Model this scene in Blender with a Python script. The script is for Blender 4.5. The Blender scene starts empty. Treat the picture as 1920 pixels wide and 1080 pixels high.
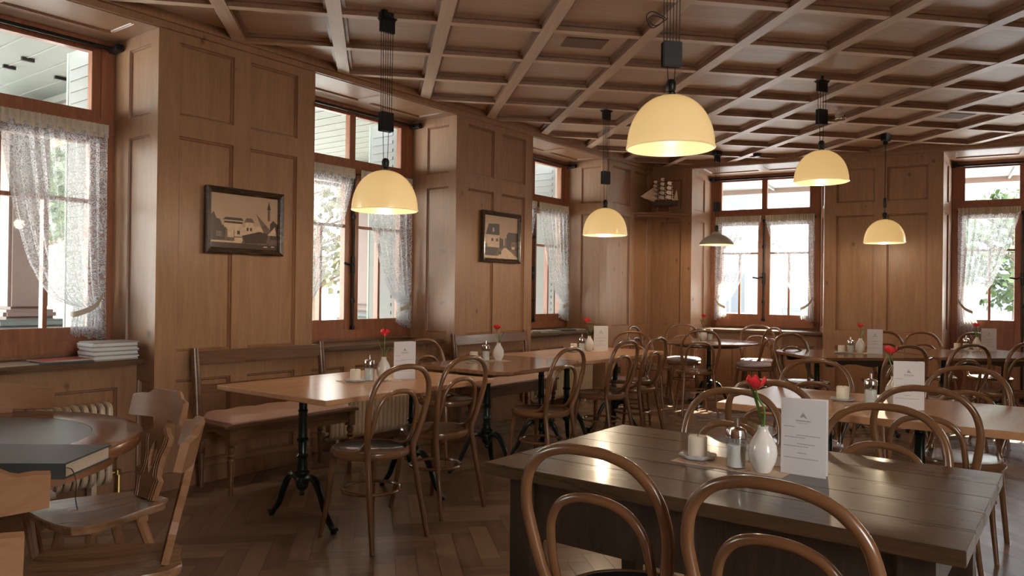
import bpy, bmesh, math, random
from mathutils import Vector, Matrix
rnd = random.Random(7)
C = bpy.context.scene.collection
PI = math.pi
SC = bpy.context.scene

# ------------------------------------------------------------------ camera
FPX, PITCH, ROLL, EYE = 1430.0, 0.0045, 0.0125, 1.30
cam_d = bpy.data.cameras.new('camera')
cam_d.sensor_width = 36.0
cam_d.lens = FPX / 1920 * 36.0
cam_d.clip_start = 0.05
cam_d.clip_end = 300
cam = bpy.data.objects.new('camera', cam_d)
C.objects.link(cam)
_fy = Vector((0, math.cos(PITCH), math.sin(PITCH)))
_uz = Vector((0, -math.sin(PITCH), math.cos(PITCH)))
_rx = Vector((1, 0, 0))
_right = _rx * math.cos(ROLL) + _uz * math.sin(ROLL)
_up = _uz * math.cos(ROLL) - _rx * math.sin(ROLL)
M = Matrix((( _right.x, _up.x, -_fy.x, 0), (_right.y, _up.y, -_fy.y, 0), (_right.z, _up.z, -_fy.z, EYE), (0, 0, 0, 1)))
cam.matrix_world = M
SC.camera = cam

# ------------------------------------------------------------------ light, exposure
SC.view_settings.view_transform = 'Standard'
SC.view_settings.look = 'None'
SC.view_settings.gamma = 1
SC.view_settings.use_curve_mapping = False
SC.view_settings.exposure = 0.45
world = bpy.data.worlds.new('sky')
SC.world = world
world.use_nodes = True
wn = world.node_tree
wn.nodes.clear()
w_out = wn.nodes.new('ShaderNodeOutputWorld')
w_bg = wn.nodes.new('ShaderNodeBackground')
w_tc = wn.nodes.new('ShaderNodeTexCoord')
w_sep = wn.nodes.new('ShaderNodeSeparateXYZ')
w_rmp = wn.nodes.new('ShaderNodeValToRGB')
w_rmp.color_ramp.elements[0].position = 0.0
w_rmp.color_ramp.elements[0].color = (1.0, 0.93, 0.82, 1)
w_rmp.color_ramp.elements[1].position = 0.6
w_rmp.color_ramp.elements[1].color = (0.80, 0.86, 0.95, 1)
wn.links.new(w_tc.outputs['Generated'], w_sep.inputs[0])
wn.links.new(w_sep.outputs['Z'], w_rmp.inputs['Fac'])
wn.links.new(w_rmp.outputs['Color'], w_bg.inputs['Color'])
wn.links.new(w_bg.outputs[0], w_out.inputs[0])
w_bg.inputs['Strength'].default_value = 16.0
SC.cycles.max_bounces = 8
SC.cycles.diffuse_bounces = 5
SC.cycles.glossy_bounces = 3
SC.cycles.transmission_bounces = 6
SC.cycles.transparent_max_bounces = 12
SC.cycles.caustics_reflective = False
SC.cycles.caustics_refractive = False
SC.cycles.sample_clamp_indirect = 6
SC.cycles.use_denoising = True

sun_d = bpy.data.lights.new('sun', 'SUN')
sun_d.energy = 40.0
sun_d.angle = math.radians(0.8)
sun_d.color = (1.0, 0.86, 0.68)
sun = bpy.data.objects.new('sun', sun_d)
C.objects.link(sun)
SUN_TO = Vector((math.sin(math.radians(41)) * math.cos(math.radians(30)), math.cos(math.radians(41)) * math.cos(math.radians(30)), math.sin(math.radians(30))))
sun.rotation_euler = SUN_TO.to_track_quat('Z', 'Y').to_euler()
sun.location = (8, 16, 10)

# ------------------------------------------------------------------ materials
def new_mat(name):
    m = bpy.data.materials.new(name)
    m.use_nodes = True
    nt = m.node_tree
    return m, nt, nt.nodes['Principled BSDF']

def plain(name, col, rough=0.5, metal=0.0, spec=0.5, emit=None, estr=0.0, trans=0.0, coat=0.0, var=0.06, vscale=14):
    m, nt, b = new_mat(name)
    tc = nt.nodes.new('ShaderNodeTexCoord')
    nz = nt.nodes.new('ShaderNodeTexNoise')
    nz.inputs['Scale'].default_value = vscale
    nz.inputs['Detail'].default_value = 4
    nt.links.new(tc.outputs['Object'], nz.inputs['Vector'])
    mx = nt.nodes.new('ShaderNodeMix')
    mx.data_type = 'RGBA'
    mx.inputs[6].default_value = tuple(max(0, c * (1 - var * 1.6)) for c in col) + (1,)
    mx.inputs[7].default_value = tuple(min(1, c * (1 + var)) for c in col) + (1,)
    nt.links.new(nz.outputs['Fac'], mx.inputs[0])
    nt.links.new(mx.outputs[2], b.inputs['Base Color'])
    b.inputs['Roughness'].default_value = rough
    b.inputs['Metallic'].default_value = metal
    b.inputs['Specular IOR Level'].default_value = spec
    b.inputs['Transmission Weight'].default_value = trans
    b.inputs['Coat Weight'].default_value = coat
    if emit:
        b.inputs['Emission Color'].default_value = emit + (1,)
        b.inputs['Emission Strength'].default_value = estr
    return m

def wood(name, light, dark, axis='Z', scale=1.0, rough=0.45, knots=0.0, coat=0.0, contrast=1.0, bump=0.02, rvar=0.12, spec=0.5):
    """grain runs along the given object axis"""
    m, nt, b = new_mat(name)
    N = nt.nodes.new
    tc = N('ShaderNodeTexCoord')
    mp = N('ShaderNodeMapping')
    s = {'X': (0.09, 1, 1), 'Y': (1, 0.09, 1), 'Z': (1, 1, 0.09)}[axis]
    mp.inputs['Scale'].default_value = tuple(v * 9 * scale for v in s)
    nt.links.new(tc.outputs['Object'], mp.inputs['Vector'])
    n1 = N('ShaderNodeTexNoise')
    n1.inputs['Scale'].default_value = 2.0
    n1.inputs['Detail'].default_value = 6
    n1.inputs['Roughness'].default_value = 0.62
    n1.inputs['Distortion'].default_value = 1.2
    nt.links.new(mp.outputs[0], n1.inputs['Vector'])
    n2 = N('ShaderNodeTexNoise')
    n2.inputs['Scale'].default_value = 14.0
    n2.inputs['Detail'].default_value = 4
    nt.links.new(mp.outputs[0], n2.inputs['Vector'])
    ad = N('ShaderNodeMath')
    ad.operation = 'MULTIPLY_ADD'
    ad.inputs[1].default_value = 0.35
    nt.links.new(n2.outputs['Fac'], ad.inputs[0])
    nt.links.new(n1.outputs['Fac'], ad.inputs[2])
    rp = N('ShaderNodeValToRGB')
    rp.color_ramp.elements[0].position = 0.5 - 0.0
    rp.color_ramp.elements[0].color = dark + (1,)
    rp.color_ramp.elements[1].position = 0.5 + 0.35 / contrast
    rp.color_ramp.elements[1].color = light + (1,)
    nt.links.new(ad.outputs[0], rp.inputs['Fac'])
    col = rp.outputs['Color']
    if knots > 0:
        mk = N('ShaderNodeMapping')
        sk = {'X': (0.6, 1, 1), 'Y': (1, 0.6, 1), 'Z': (1, 0.35, 0.6)}[axis]
        mk.inputs['Scale'].default_value = tuple(v * 5.5 for v in sk)
        nt.links.new(tc.outputs['Object'], mk.inputs['Vector'])
        wz = N('ShaderNodeTexNoise')
        wz.inputs['Scale'].default_value = 3
        nt.links.new(mk.outputs[0], wz.inputs['Vector'])
        vm = N('ShaderNodeMixRGB')
        vm.inputs[0].default_value = 0.12
        nt.links.new(mk.outputs[0], vm.inputs[1])
        nt.links.new(wz.outputs['Color'], vm.inputs[2])
        vo = N('ShaderNodeTexVoronoi')
        vo.inputs['Scale'].default_value = 1.0
        nt.links.new(vm.outputs[0], vo.inputs['Vector'])
        kr = N('ShaderNodeValToRGB')
        kr.color_ramp.elements[0].position = 0.035
        kr.color_ramp.elements[0].color = (1, 1, 1, 1)
        kr.color_ramp.elements[1].position = 0.11
        kr.color_ramp.elements[1].color = (0, 0, 0, 1)
        nt.links.new(vo.outputs['Distance'], kr.inputs['Fac'])
        km = N('ShaderNodeMath')
        km.operation = 'MULTIPLY'
        km.inputs[1].default_value = knots * 1.25
        nt.links.new(kr.outputs['Color'], km.inputs[0])
        kx = N('ShaderNodeMix')
        kx.data_type = 'RGBA'
        nt.links.new(km.outputs[0], kx.inputs[0])
        nt.links.new(col, kx.inputs[6])
        kx.inputs[7].default_value = tuple(c * 0.42 for c in dark) + (1,)
        col = kx.outputs[2]
    nt.links.new(col, b.inputs['Base Color'])
    rr = N('ShaderNodeMapRange')
    rr.inputs['To Min'].default_value = max(0.03, rough - rvar)
    rr.inputs['To Max'].default_value = rough + rvar
    nt.links.new(n1.outputs['Fac'], rr.inputs['Value'])
    nt.links.new(rr.outputs[0], b.inputs['Roughness'])
    b.inputs['Coat Weight'].default_value = coat
    b.inputs['Coat Roughness'].default_value = 0.12
    b.inputs['Specular IOR Level'].default_value = spec
    bp = N('ShaderNodeBump')
    bp.inputs['Strength'].default_value = bump * 10
    bp.inputs['Distance'].default_value = 0.002
    nt.links.new(ad.outputs[0], bp.inputs['Height'])
    nt.links.new(bp.outputs[0], b.inputs['Normal'])
    return m

MT = {}
MT['pine'] = wood('aged_pine', (0.345, 0.19, 0.10), (0.26, 0.134, 0.066), 'Z', 1.0, 0.42, 0.75)
MT['pine_trim'] = wood('reddish_pine_moulding', (0.30, 0.155, 0.085), (0.22, 0.105, 0.055), 'Z', 1.0, 0.4)
MT['ceil'] = wood('ceiling_pine', (0.64, 0.47, 0.33), (0.54, 0.37, 0.25), 'X', 0.8, 0.46, 0.0, bump=0.01)
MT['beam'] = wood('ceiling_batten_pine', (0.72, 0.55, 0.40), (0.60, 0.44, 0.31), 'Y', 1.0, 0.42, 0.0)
MT['beam_side'] = wood('dark_batten_edge', (0.30, 0.165, 0.095), (0.22, 0.115, 0.065), 'Y', 1.0, 0.4, 0.0)  # batten flanks and edge strips, coloured darker than the bottom faces
MT['sash'] = wood('red_stained_window_wood', (0.34, 0.135, 0.07), (0.24, 0.085, 0.042), 'Z', 1.0, 0.38)
MT['sill'] = wood('dark_sill_wood', (0.15, 0.085, 0.045), (0.085, 0.045, 0.025), 'X', 1.0, 0.3)
MT['bent'] = plain('steamed_beech', (0.20, 0.095, 0.042), 0.26, coat=0.35, var=0.22, vscale=9)
MT['seat'] = wood('pressed_seat_plywood', (0.13, 0.06, 0.035), (0.055, 0.028, 0.018), 'X', 1.4, 0.22, coat=0.6, rvar=0.05, bump=0.004)
MT['blackseat'] = plain('black_lacquered_seat', (0.02, 0.022, 0.028), 0.2, coat=0.7, var=0.3)
MT['rustic'] = wood('honey_carved_wood', (0.31, 0.165, 0.085), (0.24, 0.12, 0.06), 'X', 0.7, 0.30, rvar=0.04, bump=0.004, spec=0.35)
MT['rustic_seat'] = wood('worn_plank_seat', (0.30, 0.17, 0.085), (0.17, 0.085, 0.04), 'Y', 1.1, 0.24, coat=0.4, rvar=0.07, bump=0.005)
MT['t_light'] = wood('pale_veneer_tabletop', (0.50, 0.275, 0.145), (0.43, 0.23, 0.12), 'X', 0.8, 0.24, rvar=0.03, bump=0.002, spec=0.28)
MT['t_brown'] = wood('brown_tabletop', (0.30, 0.155, 0.085), (0.18, 0.085, 0.045), 'X', 0.9, 0.16, rvar=0.03, bump=0.002, spec=0.35)
MT['t_dark'] = wood('dark_plank_table', (0.10, 0.058, 0.029), (0.05, 0.028, 0.014), 'Y', 1.3, 0.3, 0.35, coat=0.25, rvar=0.1, bump=0.05)
MT['t_darkleg'] = wood('dark_table_frame', (0.055, 0.033, 0.02), (0.025, 0.015, 0.009), 'Z', 1.3, 0.42)
MT['t_round'] = wood('polished_red_brown_table', (0.27, 0.11, 0.05), (0.20, 0.09, 0.045), 'X', 0.8, 0.16, rvar=0.03, bump=0.002, spec=0.4)
MT['bench'] = wood('dark_bench_wood', (0.16, 0.08, 0.038), (0.09, 0.04, 0.019), 'X', 1.2, 0.32, coat=0.2)
MT['slate'] = plain('grey_slate_inlay', (0.13, 0.145, 0.155), 0.32, var=0.15, vscale=5)
MT['iron'] = plain('dark_green_cast_iron', (0.008, 0.016, 0.012), 0.3, 0.2, var=0.2)
MT['black'] = plain('black_metal', (0.012, 0.012, 0.012), 0.4, 0.3)
MT['black_cord'] = plain('black_cord', (0.008, 0.008, 0.008), 0.6)
MT['chrome'] = plain('chrome', (0.75, 0.75, 0.75), 0.12, 1.0)
MT['white_china'] = plain('white_china', (0.80, 0.78, 0.73), 0.15, coat=0.5, var=0.02)
MT['wax'] = plain('ivory_wax', (0.78, 0.70, 0.56), 0.45, var=0.03)
MT['sugar'] = plain('white_sugar', (0.82, 0.80, 0.76), 0.8, var=0.05, vscale=200)
MT['paper'] = plain('white_paper', (0.74, 0.73, 0.74), 0.7, var=0.02)
MT['ink'] = plain('grey_ink', (0.34, 0.34, 0.36), 0.7)
MT['mauve_cushion'] = plain('dusty_pink_cushion_cloth', (0.60, 0.40, 0.33), 0.85, var=0.08, vscale=60)
MT['lilac_cushion'] = plain('pale_lilac_cushion_cloth', (0.62, 0.54, 0.60), 0.8, var=0.05, vscale=60)
MT['red'] = plain('red_tulip_petal', (0.80, 0.035, 0.045), 0.45, var=0.25, vscale=40)
MT['green'] = plain('tulip_green', (0.10, 0.24, 0.03), 0.45, var=0.25, vscale=30)
MT['radiator'] = plain('cream_radiator_enamel', (0.52, 0.42, 0.30), 0.35, var=0.04)
MT['bookcover'] = plain('dark_grey_book_cloth', (0.045, 0.052, 0.05), 0.42, var=0.15, vscale=60)
MT['pages'] = plain('cream_page_edges', (0.50, 0.40, 0.30), 0.8, var=0.12, vscale=90)
MT['brass'] = plain('aged_brass', (0.55, 0.38, 0.14), 0.3, 1.0)
MT['redpaper'] = plain('red_magazine_cover', (0.45, 0.04, 0.05), 0.4, var=0.2)
MT['greenpaper'] = plain('green_grey_magazine_cover', (0.20, 0.27, 0.22), 0.45, var=0.2)
MT['greypaper'] = plain('grey_magazine_cover', (0.36, 0.35, 0.33), 0.45, var=0.25, vscale=25)
MT['socket'] = plain('dark_socket_plate', (0.05, 0.03, 0.02), 0.4)
MT['vent'] = plain('brown_vent_mesh', (0.20, 0.125, 0.075), 0.6, var=0.2, vscale=200)
MT['grey_metal'] = plain('grey_enamel', (0.42, 0.39, 0.31), 0.35)

def shade_mat(name, col, e, base=(0.72, 0.62, 0.42)):
    m, nt, b = new_mat(name)
    N = nt.nodes.new
    tc = N('ShaderNodeTexCoord')
    sp = N('ShaderNodeSeparateXYZ')
    nt.links.new(tc.outputs['Object'], sp.inputs[0])
    b.inputs['Base Color'].default_value = base + (1,)
    b.inputs['Roughness'].default_value = 0.22
    b.inputs['Emission Color'].default_value = col + (1,)
    b.inputs['Emission Strength'].default_value = e
    return m
MT['shade'] = shade_mat('lit_opal_glass', (1.0, 0.63, 0.21), 0.36)
MT['shade_in'] = shade_mat('lit_opal_glass_inside', (1.0, 0.73, 0.34), 0.50, (0.10, 0.075, 0.05))
MT['bulb'] = shade_mat('bulb_glow', (1.0, 0.75, 0.40), 1.6)

def glass_mat(name, tint=(1, 1, 1), fac=0.06):
    m = bpy.data.materials.new(name)
    m.use_nodes = True
    nt = m.node_tree
    nt.nodes.clear()
    N = nt.nodes.new
    o = N('ShaderNodeOutputMaterial')
    tr = N('ShaderNodeBsdfTransparent')
    tr.inputs[0].default_value = tint + (1,)
    gl = N('ShaderNodeBsdfGlossy')
    gl.inputs['Roughness'].default_value = 0.02
    lw = N('ShaderNodeLayerWeight')
    pw = N('ShaderNodeMath')
    pw.operation = 'POWER'
    pw.inputs[1].default_value = 4.0
    nt.links.new(lw.outputs['Facing'], pw.inputs[0])
    fr = N('ShaderNodeMath')
    fr.operation = 'MULTIPLY_ADD'
    fr.inputs[1].default_value = 0.5
    fr.inputs[2].default_value = 0.02
    nt.links.new(pw.outputs[0], fr.inputs[0])
    mx = N('ShaderNodeMixShader')
    nt.links.new(fr.outputs[0], mx.inputs[0])
    nt.links.new(tr.outputs[0], mx.inputs[1])
    nt.links.new(gl.outputs[0], mx.inputs[2])
    nt.links.new(mx.outputs[0], o.inputs[0])
    return m
MT['pane'] = glass_mat('window_glass', (0.96, 0.98, 0.97))
MT['jar'] = glass_mat('clear_jar_glass', (0.93, 0.95, 0.95))
mg, ntg, bg_ = new_mat('thick_clear_glass')
bg_.inputs['Base Color'].default_value = (0.95, 0.97, 0.97, 1)
bg_.inputs['Roughness'].default_value = 0.03
bg_.inputs['Transmission Weight'].default_value = 0.55
MT['dish'] = mg

def lace_mat():
    m = bpy.data.materials.new('white_lace')
    m.use_nodes = True
    nt = m.node_tree
    nt.nodes.clear()
    N = nt.nodes.new
    L_ = nt.links.new
    o = N('ShaderNodeOutputMaterial')
    uv = N('ShaderNodeUVMap')
    mp = N('ShaderNodeMapping')
    mp.inputs['Scale'].default_value = (30, 36, 1)
    L_(uv.outputs[0], mp.inputs[0])
    vo = N('ShaderNodeTexVoronoi')
    vo.feature = 'F1'
    vo.inputs['Scale'].default_value = 1.0
    L_(mp.outputs[0], vo.inputs['Vector'])
    mu = N('ShaderNodeMath')
    mu.operation = 'MULTIPLY'
    mu.inputs[1].default_value = 16
    L_(vo.outputs['Distance'], mu.inputs[0])
    sn = N('ShaderNodeMath')
    sn.operation = 'SINE'
    L_(mu.outputs[0], sn.inputs[0])
    nz = N('ShaderNodeTexNoise')
    nz.inputs['Scale'].default_value = 3.0
    nz.inputs['Detail'].default_value = 5
    L_(mp.outputs[0], nz.inputs['Vector'])
    mm = N('ShaderNodeMath')
    mm.operation = 'MULTIPLY'
    L_(sn.outputs[0], mm.inputs[0])
    L_(nz.outputs['Fac'], mm.inputs[1])
    mr = N('ShaderNodeMapRange')
    mr.inputs['From Min'].default_value = -0.35
    mr.inputs['From Max'].default_value = 0.45
    mr.inputs['To Min'].default_value = 0.30
    mr.inputs['To Max'].default_value = 0.70
    L_(mm.outputs[0], mr.inputs['Value'])
    df = N('ShaderNodeBsdfDiffuse')
    df.inputs[0].default_value = (0.74, 0.77, 0.80, 1)
    tl = N('ShaderNodeBsdfTranslucent')
    tl.inputs[0].default_value = (0.72, 0.75, 0.78, 1)
    m1 = N('ShaderNodeMixShader')
    m1.inputs[0].default_value = 0.5
    L_(df.outputs[0], m1.inputs[1])
    L_(tl.outputs[0], m1.inputs[2])
    tr = N('ShaderNodeBsdfTransparent')
    m2 = N('ShaderNodeMixShader')
    L_(mr.outputs[0], m2.inputs[0])
    L_(tr.outputs[0], m2.inputs[1])
    L_(m1.outputs[0], m2.inputs[2])
    L_(m2.outputs[0], o.inputs[0])
    return m
MT['lace'] = lace_mat()
MT['lace_band'] = plain('dense_curtain_hem', (0.60, 0.55, 0.45), 0.85, var=0.15, vscale=120)

def parquet_mat():
    m, nt, b = new_mat('herringbone_oak')
    N = nt.nodes.new
    at = N('ShaderNodeAttribute')
    at.attribute_name = 'plank'
    uv = N('ShaderNodeUVMap')
    mp = N('ShaderNodeMapping')
    mp.inputs['Scale'].default_value = (2.2, 16, 1)
    nt.links.new(uv.outputs[0], mp.inputs[0])
    ad = N('ShaderNodeVectorMath')
    ad.operation = 'ADD'
    nt.links.new(mp.outputs[0], ad.inputs[0])
    sc = N('ShaderNodeVectorMath')
    sc.operation = 'SCALE'
    sc.inputs['Scale'].default_value = 37
    nt.links.new(at.outputs['Color'], sc.inputs[0])
    nt.links.new(sc.outputs[0], ad.inputs[1])
    nz = N('ShaderNodeTexNoise')
    nz.inputs['Scale'].default_value = 1.0
    nz.inputs['Detail'].default_value = 5
    nt.links.new(ad.outputs[0], nz.inputs['Vector'])
    rp = N('ShaderNodeValToRGB')
    rp.color_ramp.elements[0].color = (0.13, 0.083, 0.058, 1)
    rp.color_ramp.elements[1].color = (0.36, 0.245, 0.175, 1)
    e = rp.color_ramp.elements.new(0.5)
    e.color = (0.25, 0.165, 0.115, 1)
    mx = N('ShaderNodeMath')
    mx.operation = 'MULTIPLY_ADD'
    mx.inputs[1].default_value = 0.45
    nt.links.new(nz.outputs['Fac'], mx.inputs[0])
    sr = N('ShaderNodeSeparateColor')
    nt.links.new(at.outputs['Color'], sr.inputs[0])
    m2 = N('ShaderNodeMath')
    m2.operation = 'MULTIPLY'
    m2.inputs[1].default_value = 0.55
    nt.links.new(sr.outputs[0], m2.inputs[0])
    nt.links.new(m2.outputs[0], mx.inputs[2])
    nt.links.new(mx.outputs[0], rp.inputs['Fac'])
    nt.links.new(rp.outputs[0], b.inputs['Base Color'])
    rr = N('ShaderNodeMapRange')
    rr.inputs['To Min'].default_value = 0.23
    rr.inputs['To Max'].default_value = 0.25
    b.inputs['Specular IOR Level'].default_value = 0.5
    nt.links.new(nz.outputs['Fac'], rr.inputs['Value'])
    nt.links.new(rr.outputs[0], b.inputs['Roughness'])
    return m
MT['parquet'] = parquet_mat()
MT['joint'] = plain('dark_floor_joint', (0.03, 0.018, 0.01), 0.7)

# ------------------------------------------------------------------ mesh helpers
class MB:
    def __init__(s):
        s.bm = bmesh.new()
        s.uv = s.bm.loops.layers.uv.new('UVMap')
    def face(s, pts, mi=0, smooth=False):
        vs = [s.bm.verts.new(p) for p in pts]
        try:
            f = s.bm.faces.new(vs)
        except ValueError:
            return None
        f.material_index = mi
        f.smooth = smooth
        return f
    def box(s, x0, x1, y0, y1, z0, z1, mi=0, xf=None, bev=0.0):
        x0, x1 = min(x0, x1), max(x0, x1)
        y0, y1 = min(y0, y1), max(y0, y1)
        z0, z1 = min(z0, z1), max(z0, z1)
        co = [(x0, y0, z0), (x1, y0, z0), (x1, y1, z0), (x0, y1, z0), (x0, y0, z1), (x1, y0, z1), (x1, y1, z1), (x0, y1, z1)]
        if xf:
            co = [xf @ Vector(c) for c in co]
        v = [s.bm.verts.new(c) for c in co]
        fs = []
        for q in ((3, 2, 1, 0), (4, 5, 6, 7), (0, 1, 5, 4), (1, 2, 6, 5), (2, 3, 7, 6), (3, 0, 4, 7)):
            f = s.bm.faces.new([v[i] for i in q])
            f.material_index = mi
            fs.append(f)
        if bev > 0:
            es = list({e for f in fs for e in f.edges})
            r = bmesh.ops.bevel(s.bm, geom=es, offset=bev, segments=2, affect='EDGES', clamp_overlap=True)
            for f in r['faces']:
                f.material_index = mi
                f.smooth = False
        return s
    def tube(s, pts, rad, seg=10, mi=0, closed=False, cap=True, flat=1.0):
        pts = [Vector(p) for p in pts]
        n = len(pts)
        rs = rad if isinstance(rad, (list, tuple)) else [rad] * n
        T = []
        for i in range(n):
            a = pts[(i - 1) % n] if (closed or i > 0) else pts[i]
            b = pts[(i + 1) % n] if (closed or i < n - 1) else pts[i]
            t = (b - a)
            T.append(t.normalized() if t.length > 1e-9 else Vector((0, 0, 1)))
        up = Vector((0, 0, 1)) if abs(T[0].z) < 0.9 else Vector((1, 0, 0))
        u = (up - T[0] * up.dot(T[0])).normalized()
        rings = []
        for i in range(n):
            u = (u - T[i] * u.dot(T[i]))
            u = u.normalized() if u.length > 1e-6 else Vector((1, 0, 0))
            w = T[i].cross(u)
            rings.append([s.bm.verts.new(pts[i] + (u * math.cos(2 * PI * k / seg) * flat + w * math.sin(2 * PI * k / seg)) * rs[i]) for k in range(seg)])
        m = n if closed else n - 1
        for i in range(m):
            A, B = rings[i], rings[(i + 1) % n]
            off = 0
            if closed and i == n - 1:
                off = min(range(seg), key=lambda o: (A[0].co - B[o].co).length)
            for k in range(seg):
                f = s.bm.faces.new((A[k], A[(k + 1) % seg], B[(k + 1 + off) % seg], B[(k + off) % seg]))
                f.smooth = True
                f.material_index = mi
        if cap and not closed:
            for r, rev in ((rings[0], True), (rings[-1], False)):
                f = s.bm.faces.new(r[::-1] if rev else r)
                f.material_index = mi
        return s
    def lathe(s, prof, seg=24, mi=0, c=(0, 0, 0), cap0=True, cap1=True, smooth=True, sx=1.0, sy=1.0):
        rings = []
        for r, z in prof:
            if r < 1e-6:
                rings.append([s.bm.verts.new((c[0], c[1], c[2] + z))])
            else:
                rings.append([s.bm.verts.new((c[0] + r * sx * math.cos(2 * PI * k / seg), c[1] + r * sy * math.sin(2 * PI * k / seg), c[2] + z)) for k in range(seg)])
        for A, B in zip(rings, rings[1:]):
            for k in range(seg):
                k2 = (k + 1) % seg
                if len(A) == 1 and len(B) == 1:
                    continue
                if len(A) == 1:
                    f = s.bm.faces.new((A[0], B[k2], B[k]))
                elif len(B) == 1:
                    f = s.bm.faces.new((A[k], A[k2], B[0]))
                else:
                    f = s.bm.faces.new((A[k], A[k2], B[k2], B[k]))
                f.smooth = smooth
                f.material_index = mi
        if cap0 and len(rings[0]) > 1:
            s.bm.faces.new(rings[0][::-1]).material_index = mi
        if cap1 and len(rings[-1]) > 1:
            s.bm.faces.new(rings[-1]).material_index = mi
        return s
    def prism(s, poly, h0, h1, xf=None, mi=0, axis='Z'):
        """poly: list of (a,b); extruded from h0 to h1 along axis"""
        def P(a, b, h):
            v = {'Z': (a, b, h), 'Y': (a, h, b), 'X': (h, a, b)}[axis]
            return xf @ Vector(v) if xf else Vector(v)
        A = [s.bm.verts.new(P(a, b, h0)) for a, b in poly]
        B = [s.bm.verts.new(P(a, b, h1)) for a, b in poly]
        n = len(poly)
        for i in range(n):
            s.bm.faces.new((A[i], A[(i + 1) % n], B[(i + 1) % n], B[i])).material_index = mi
        s.bm.faces.new(A[::-1]).material_index = mi
        s.bm.faces.new(B).material_index = mi
        return s
    def build(s, name, mats, parent=None, loc=None, rz=0.0, recalc=True):
        if recalc:
            bmesh.ops.recalc_face_normals(s.bm, faces=s.bm.faces)
        me = bpy.data.meshes.new(name)
        has_smooth = any(f.smooth for f in s.bm.faces)
        s.bm.to_mesh(me)
        s.bm.free()
        if has_smooth:
            me.set_sharp_from_angle(angle=math.radians(38))
        if not isinstance(mats, (list, tuple)):
            mats = [mats]
        for m in mats:
            me.materials.append(MT[m] if isinstance(m, str) else m)
        o = bpy.data.objects.new(name, me)
        C.objects.link(o)
        if parent is not None:
            o.parent = parent
        if loc is not None:
            o.location = loc
        if rz:
            o.rotation_euler = (0, 0, rz)
        return o

def tag(o, label=None, cat=None, group=None, kind=None):
    if label: o['label'] = label
    if cat: o['category'] = cat
    if group: o['group'] = group
    if kind: o['kind'] = kind
    return o

def thing(name, label, cat, loc=(0, 0, 0), rz=0.0, group=None):
    o = bpy.data.objects.new(name, None)
    o.empty_display_size = 0.1
    C.objects.link(o)
    o.location = loc
    o.rotation_euler = (0, 0, rz)
    return tag(o, label, cat, group)

KIDS = {}
def children(o):
    return [c for c in bpy.data.objects if c.parent == o]
def dup(root, loc=None, rz=None, label=None, group=None, parent=None):
    r = root.copy()
    C.objects.link(r)
    if parent is not None:
        r.parent = parent
    if loc is not None: r.location = loc
    if rz is not None: r.rotation_euler = (0, 0, rz)
    if label: r['label'] = label
    if group: r['group'] = group
    for ch in children(root):
        dup(ch, parent=r)
    return r

def catmull(ctrl, n=6, closed=False):
    pts = [Vector(p) for p in ctrl]
    N_ = len(pts)
    out = []
    rng = N_ if closed else N_ - 1
    for i in range(rng):
        if closed:
            p0, p1, p2, p3 = pts[(i - 1) % N_], pts[i], pts[(i + 1) % N_], pts[(i + 2) % N_]
        else:
            p0, p1, p2, p3 = pts[max(i - 1, 0)], pts[i], pts[i + 1], pts[min(i + 2, N_ - 1)]
        for k in range(n):
            t = k / n
            out.append(0.5 * ((2 * p1) + (-p0 + p2) * t + (2 * p0 - 5 * p1 + 4 * p2 - p3) * t * t + (-p0 + 3 * p1 - 3 * p2 + p3) * t ** 3))
    if not closed:
        out.append(pts[-1])
    return out
# ------------------------------------------------------------------ room frames
C0 = Vector((1.8703, 10.2958, 0))
LD, LN = Vector((-0.60088, -0.79934, 0)), Vector((0.79934, -0.60088, 0))
BD, BN = Vector((0.87365, -0.48656, 0)), Vector((-0.48656, -0.87365, 0))
AL = math.atan2(LD.y, LD.x)
AB = math.atan2(-BD.y, -BD.x)
SL, TB = 13.0, 8.4            # lengths of the left and back walls
ZC, ZB, ZS = 3.045, 2.99, 2.94  # ceiling panels, batten faces, recess soffits
def Lp(s, off, z=0.0): return C0 + LD * s + LN * off + Vector((0, 0, z))
def Bp(s, off, z=0.0): return C0 + BD * s + BN * off + Vector((0, 0, z))
class Fr:
    """a wall's own frame: sx = sign of the local x axis along the wall"""
    def __init__(s, o, ang, sx): s.o, s.ang, s.sx = o, ang, sx
    def build(s, mb, name, mats, parent=None):
        if parent is not None:
            return mb.build(name, mats, parent)
        return mb.build(name, mats, None, s.o, s.ang)
FL = Fr(C0, AL, 1)
FB = Fr(C0, AB, -1)
PR = C0 + BD * TB
FRt = Fr(PR, AL, 1)           # right wall: same direction as the left wall, room lies on its -y side
PK = C0 + LD * SL
FK = Fr(PK, AB, -1)           # rear wall behind the camera

def V3(*a): return Vector(a)

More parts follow.
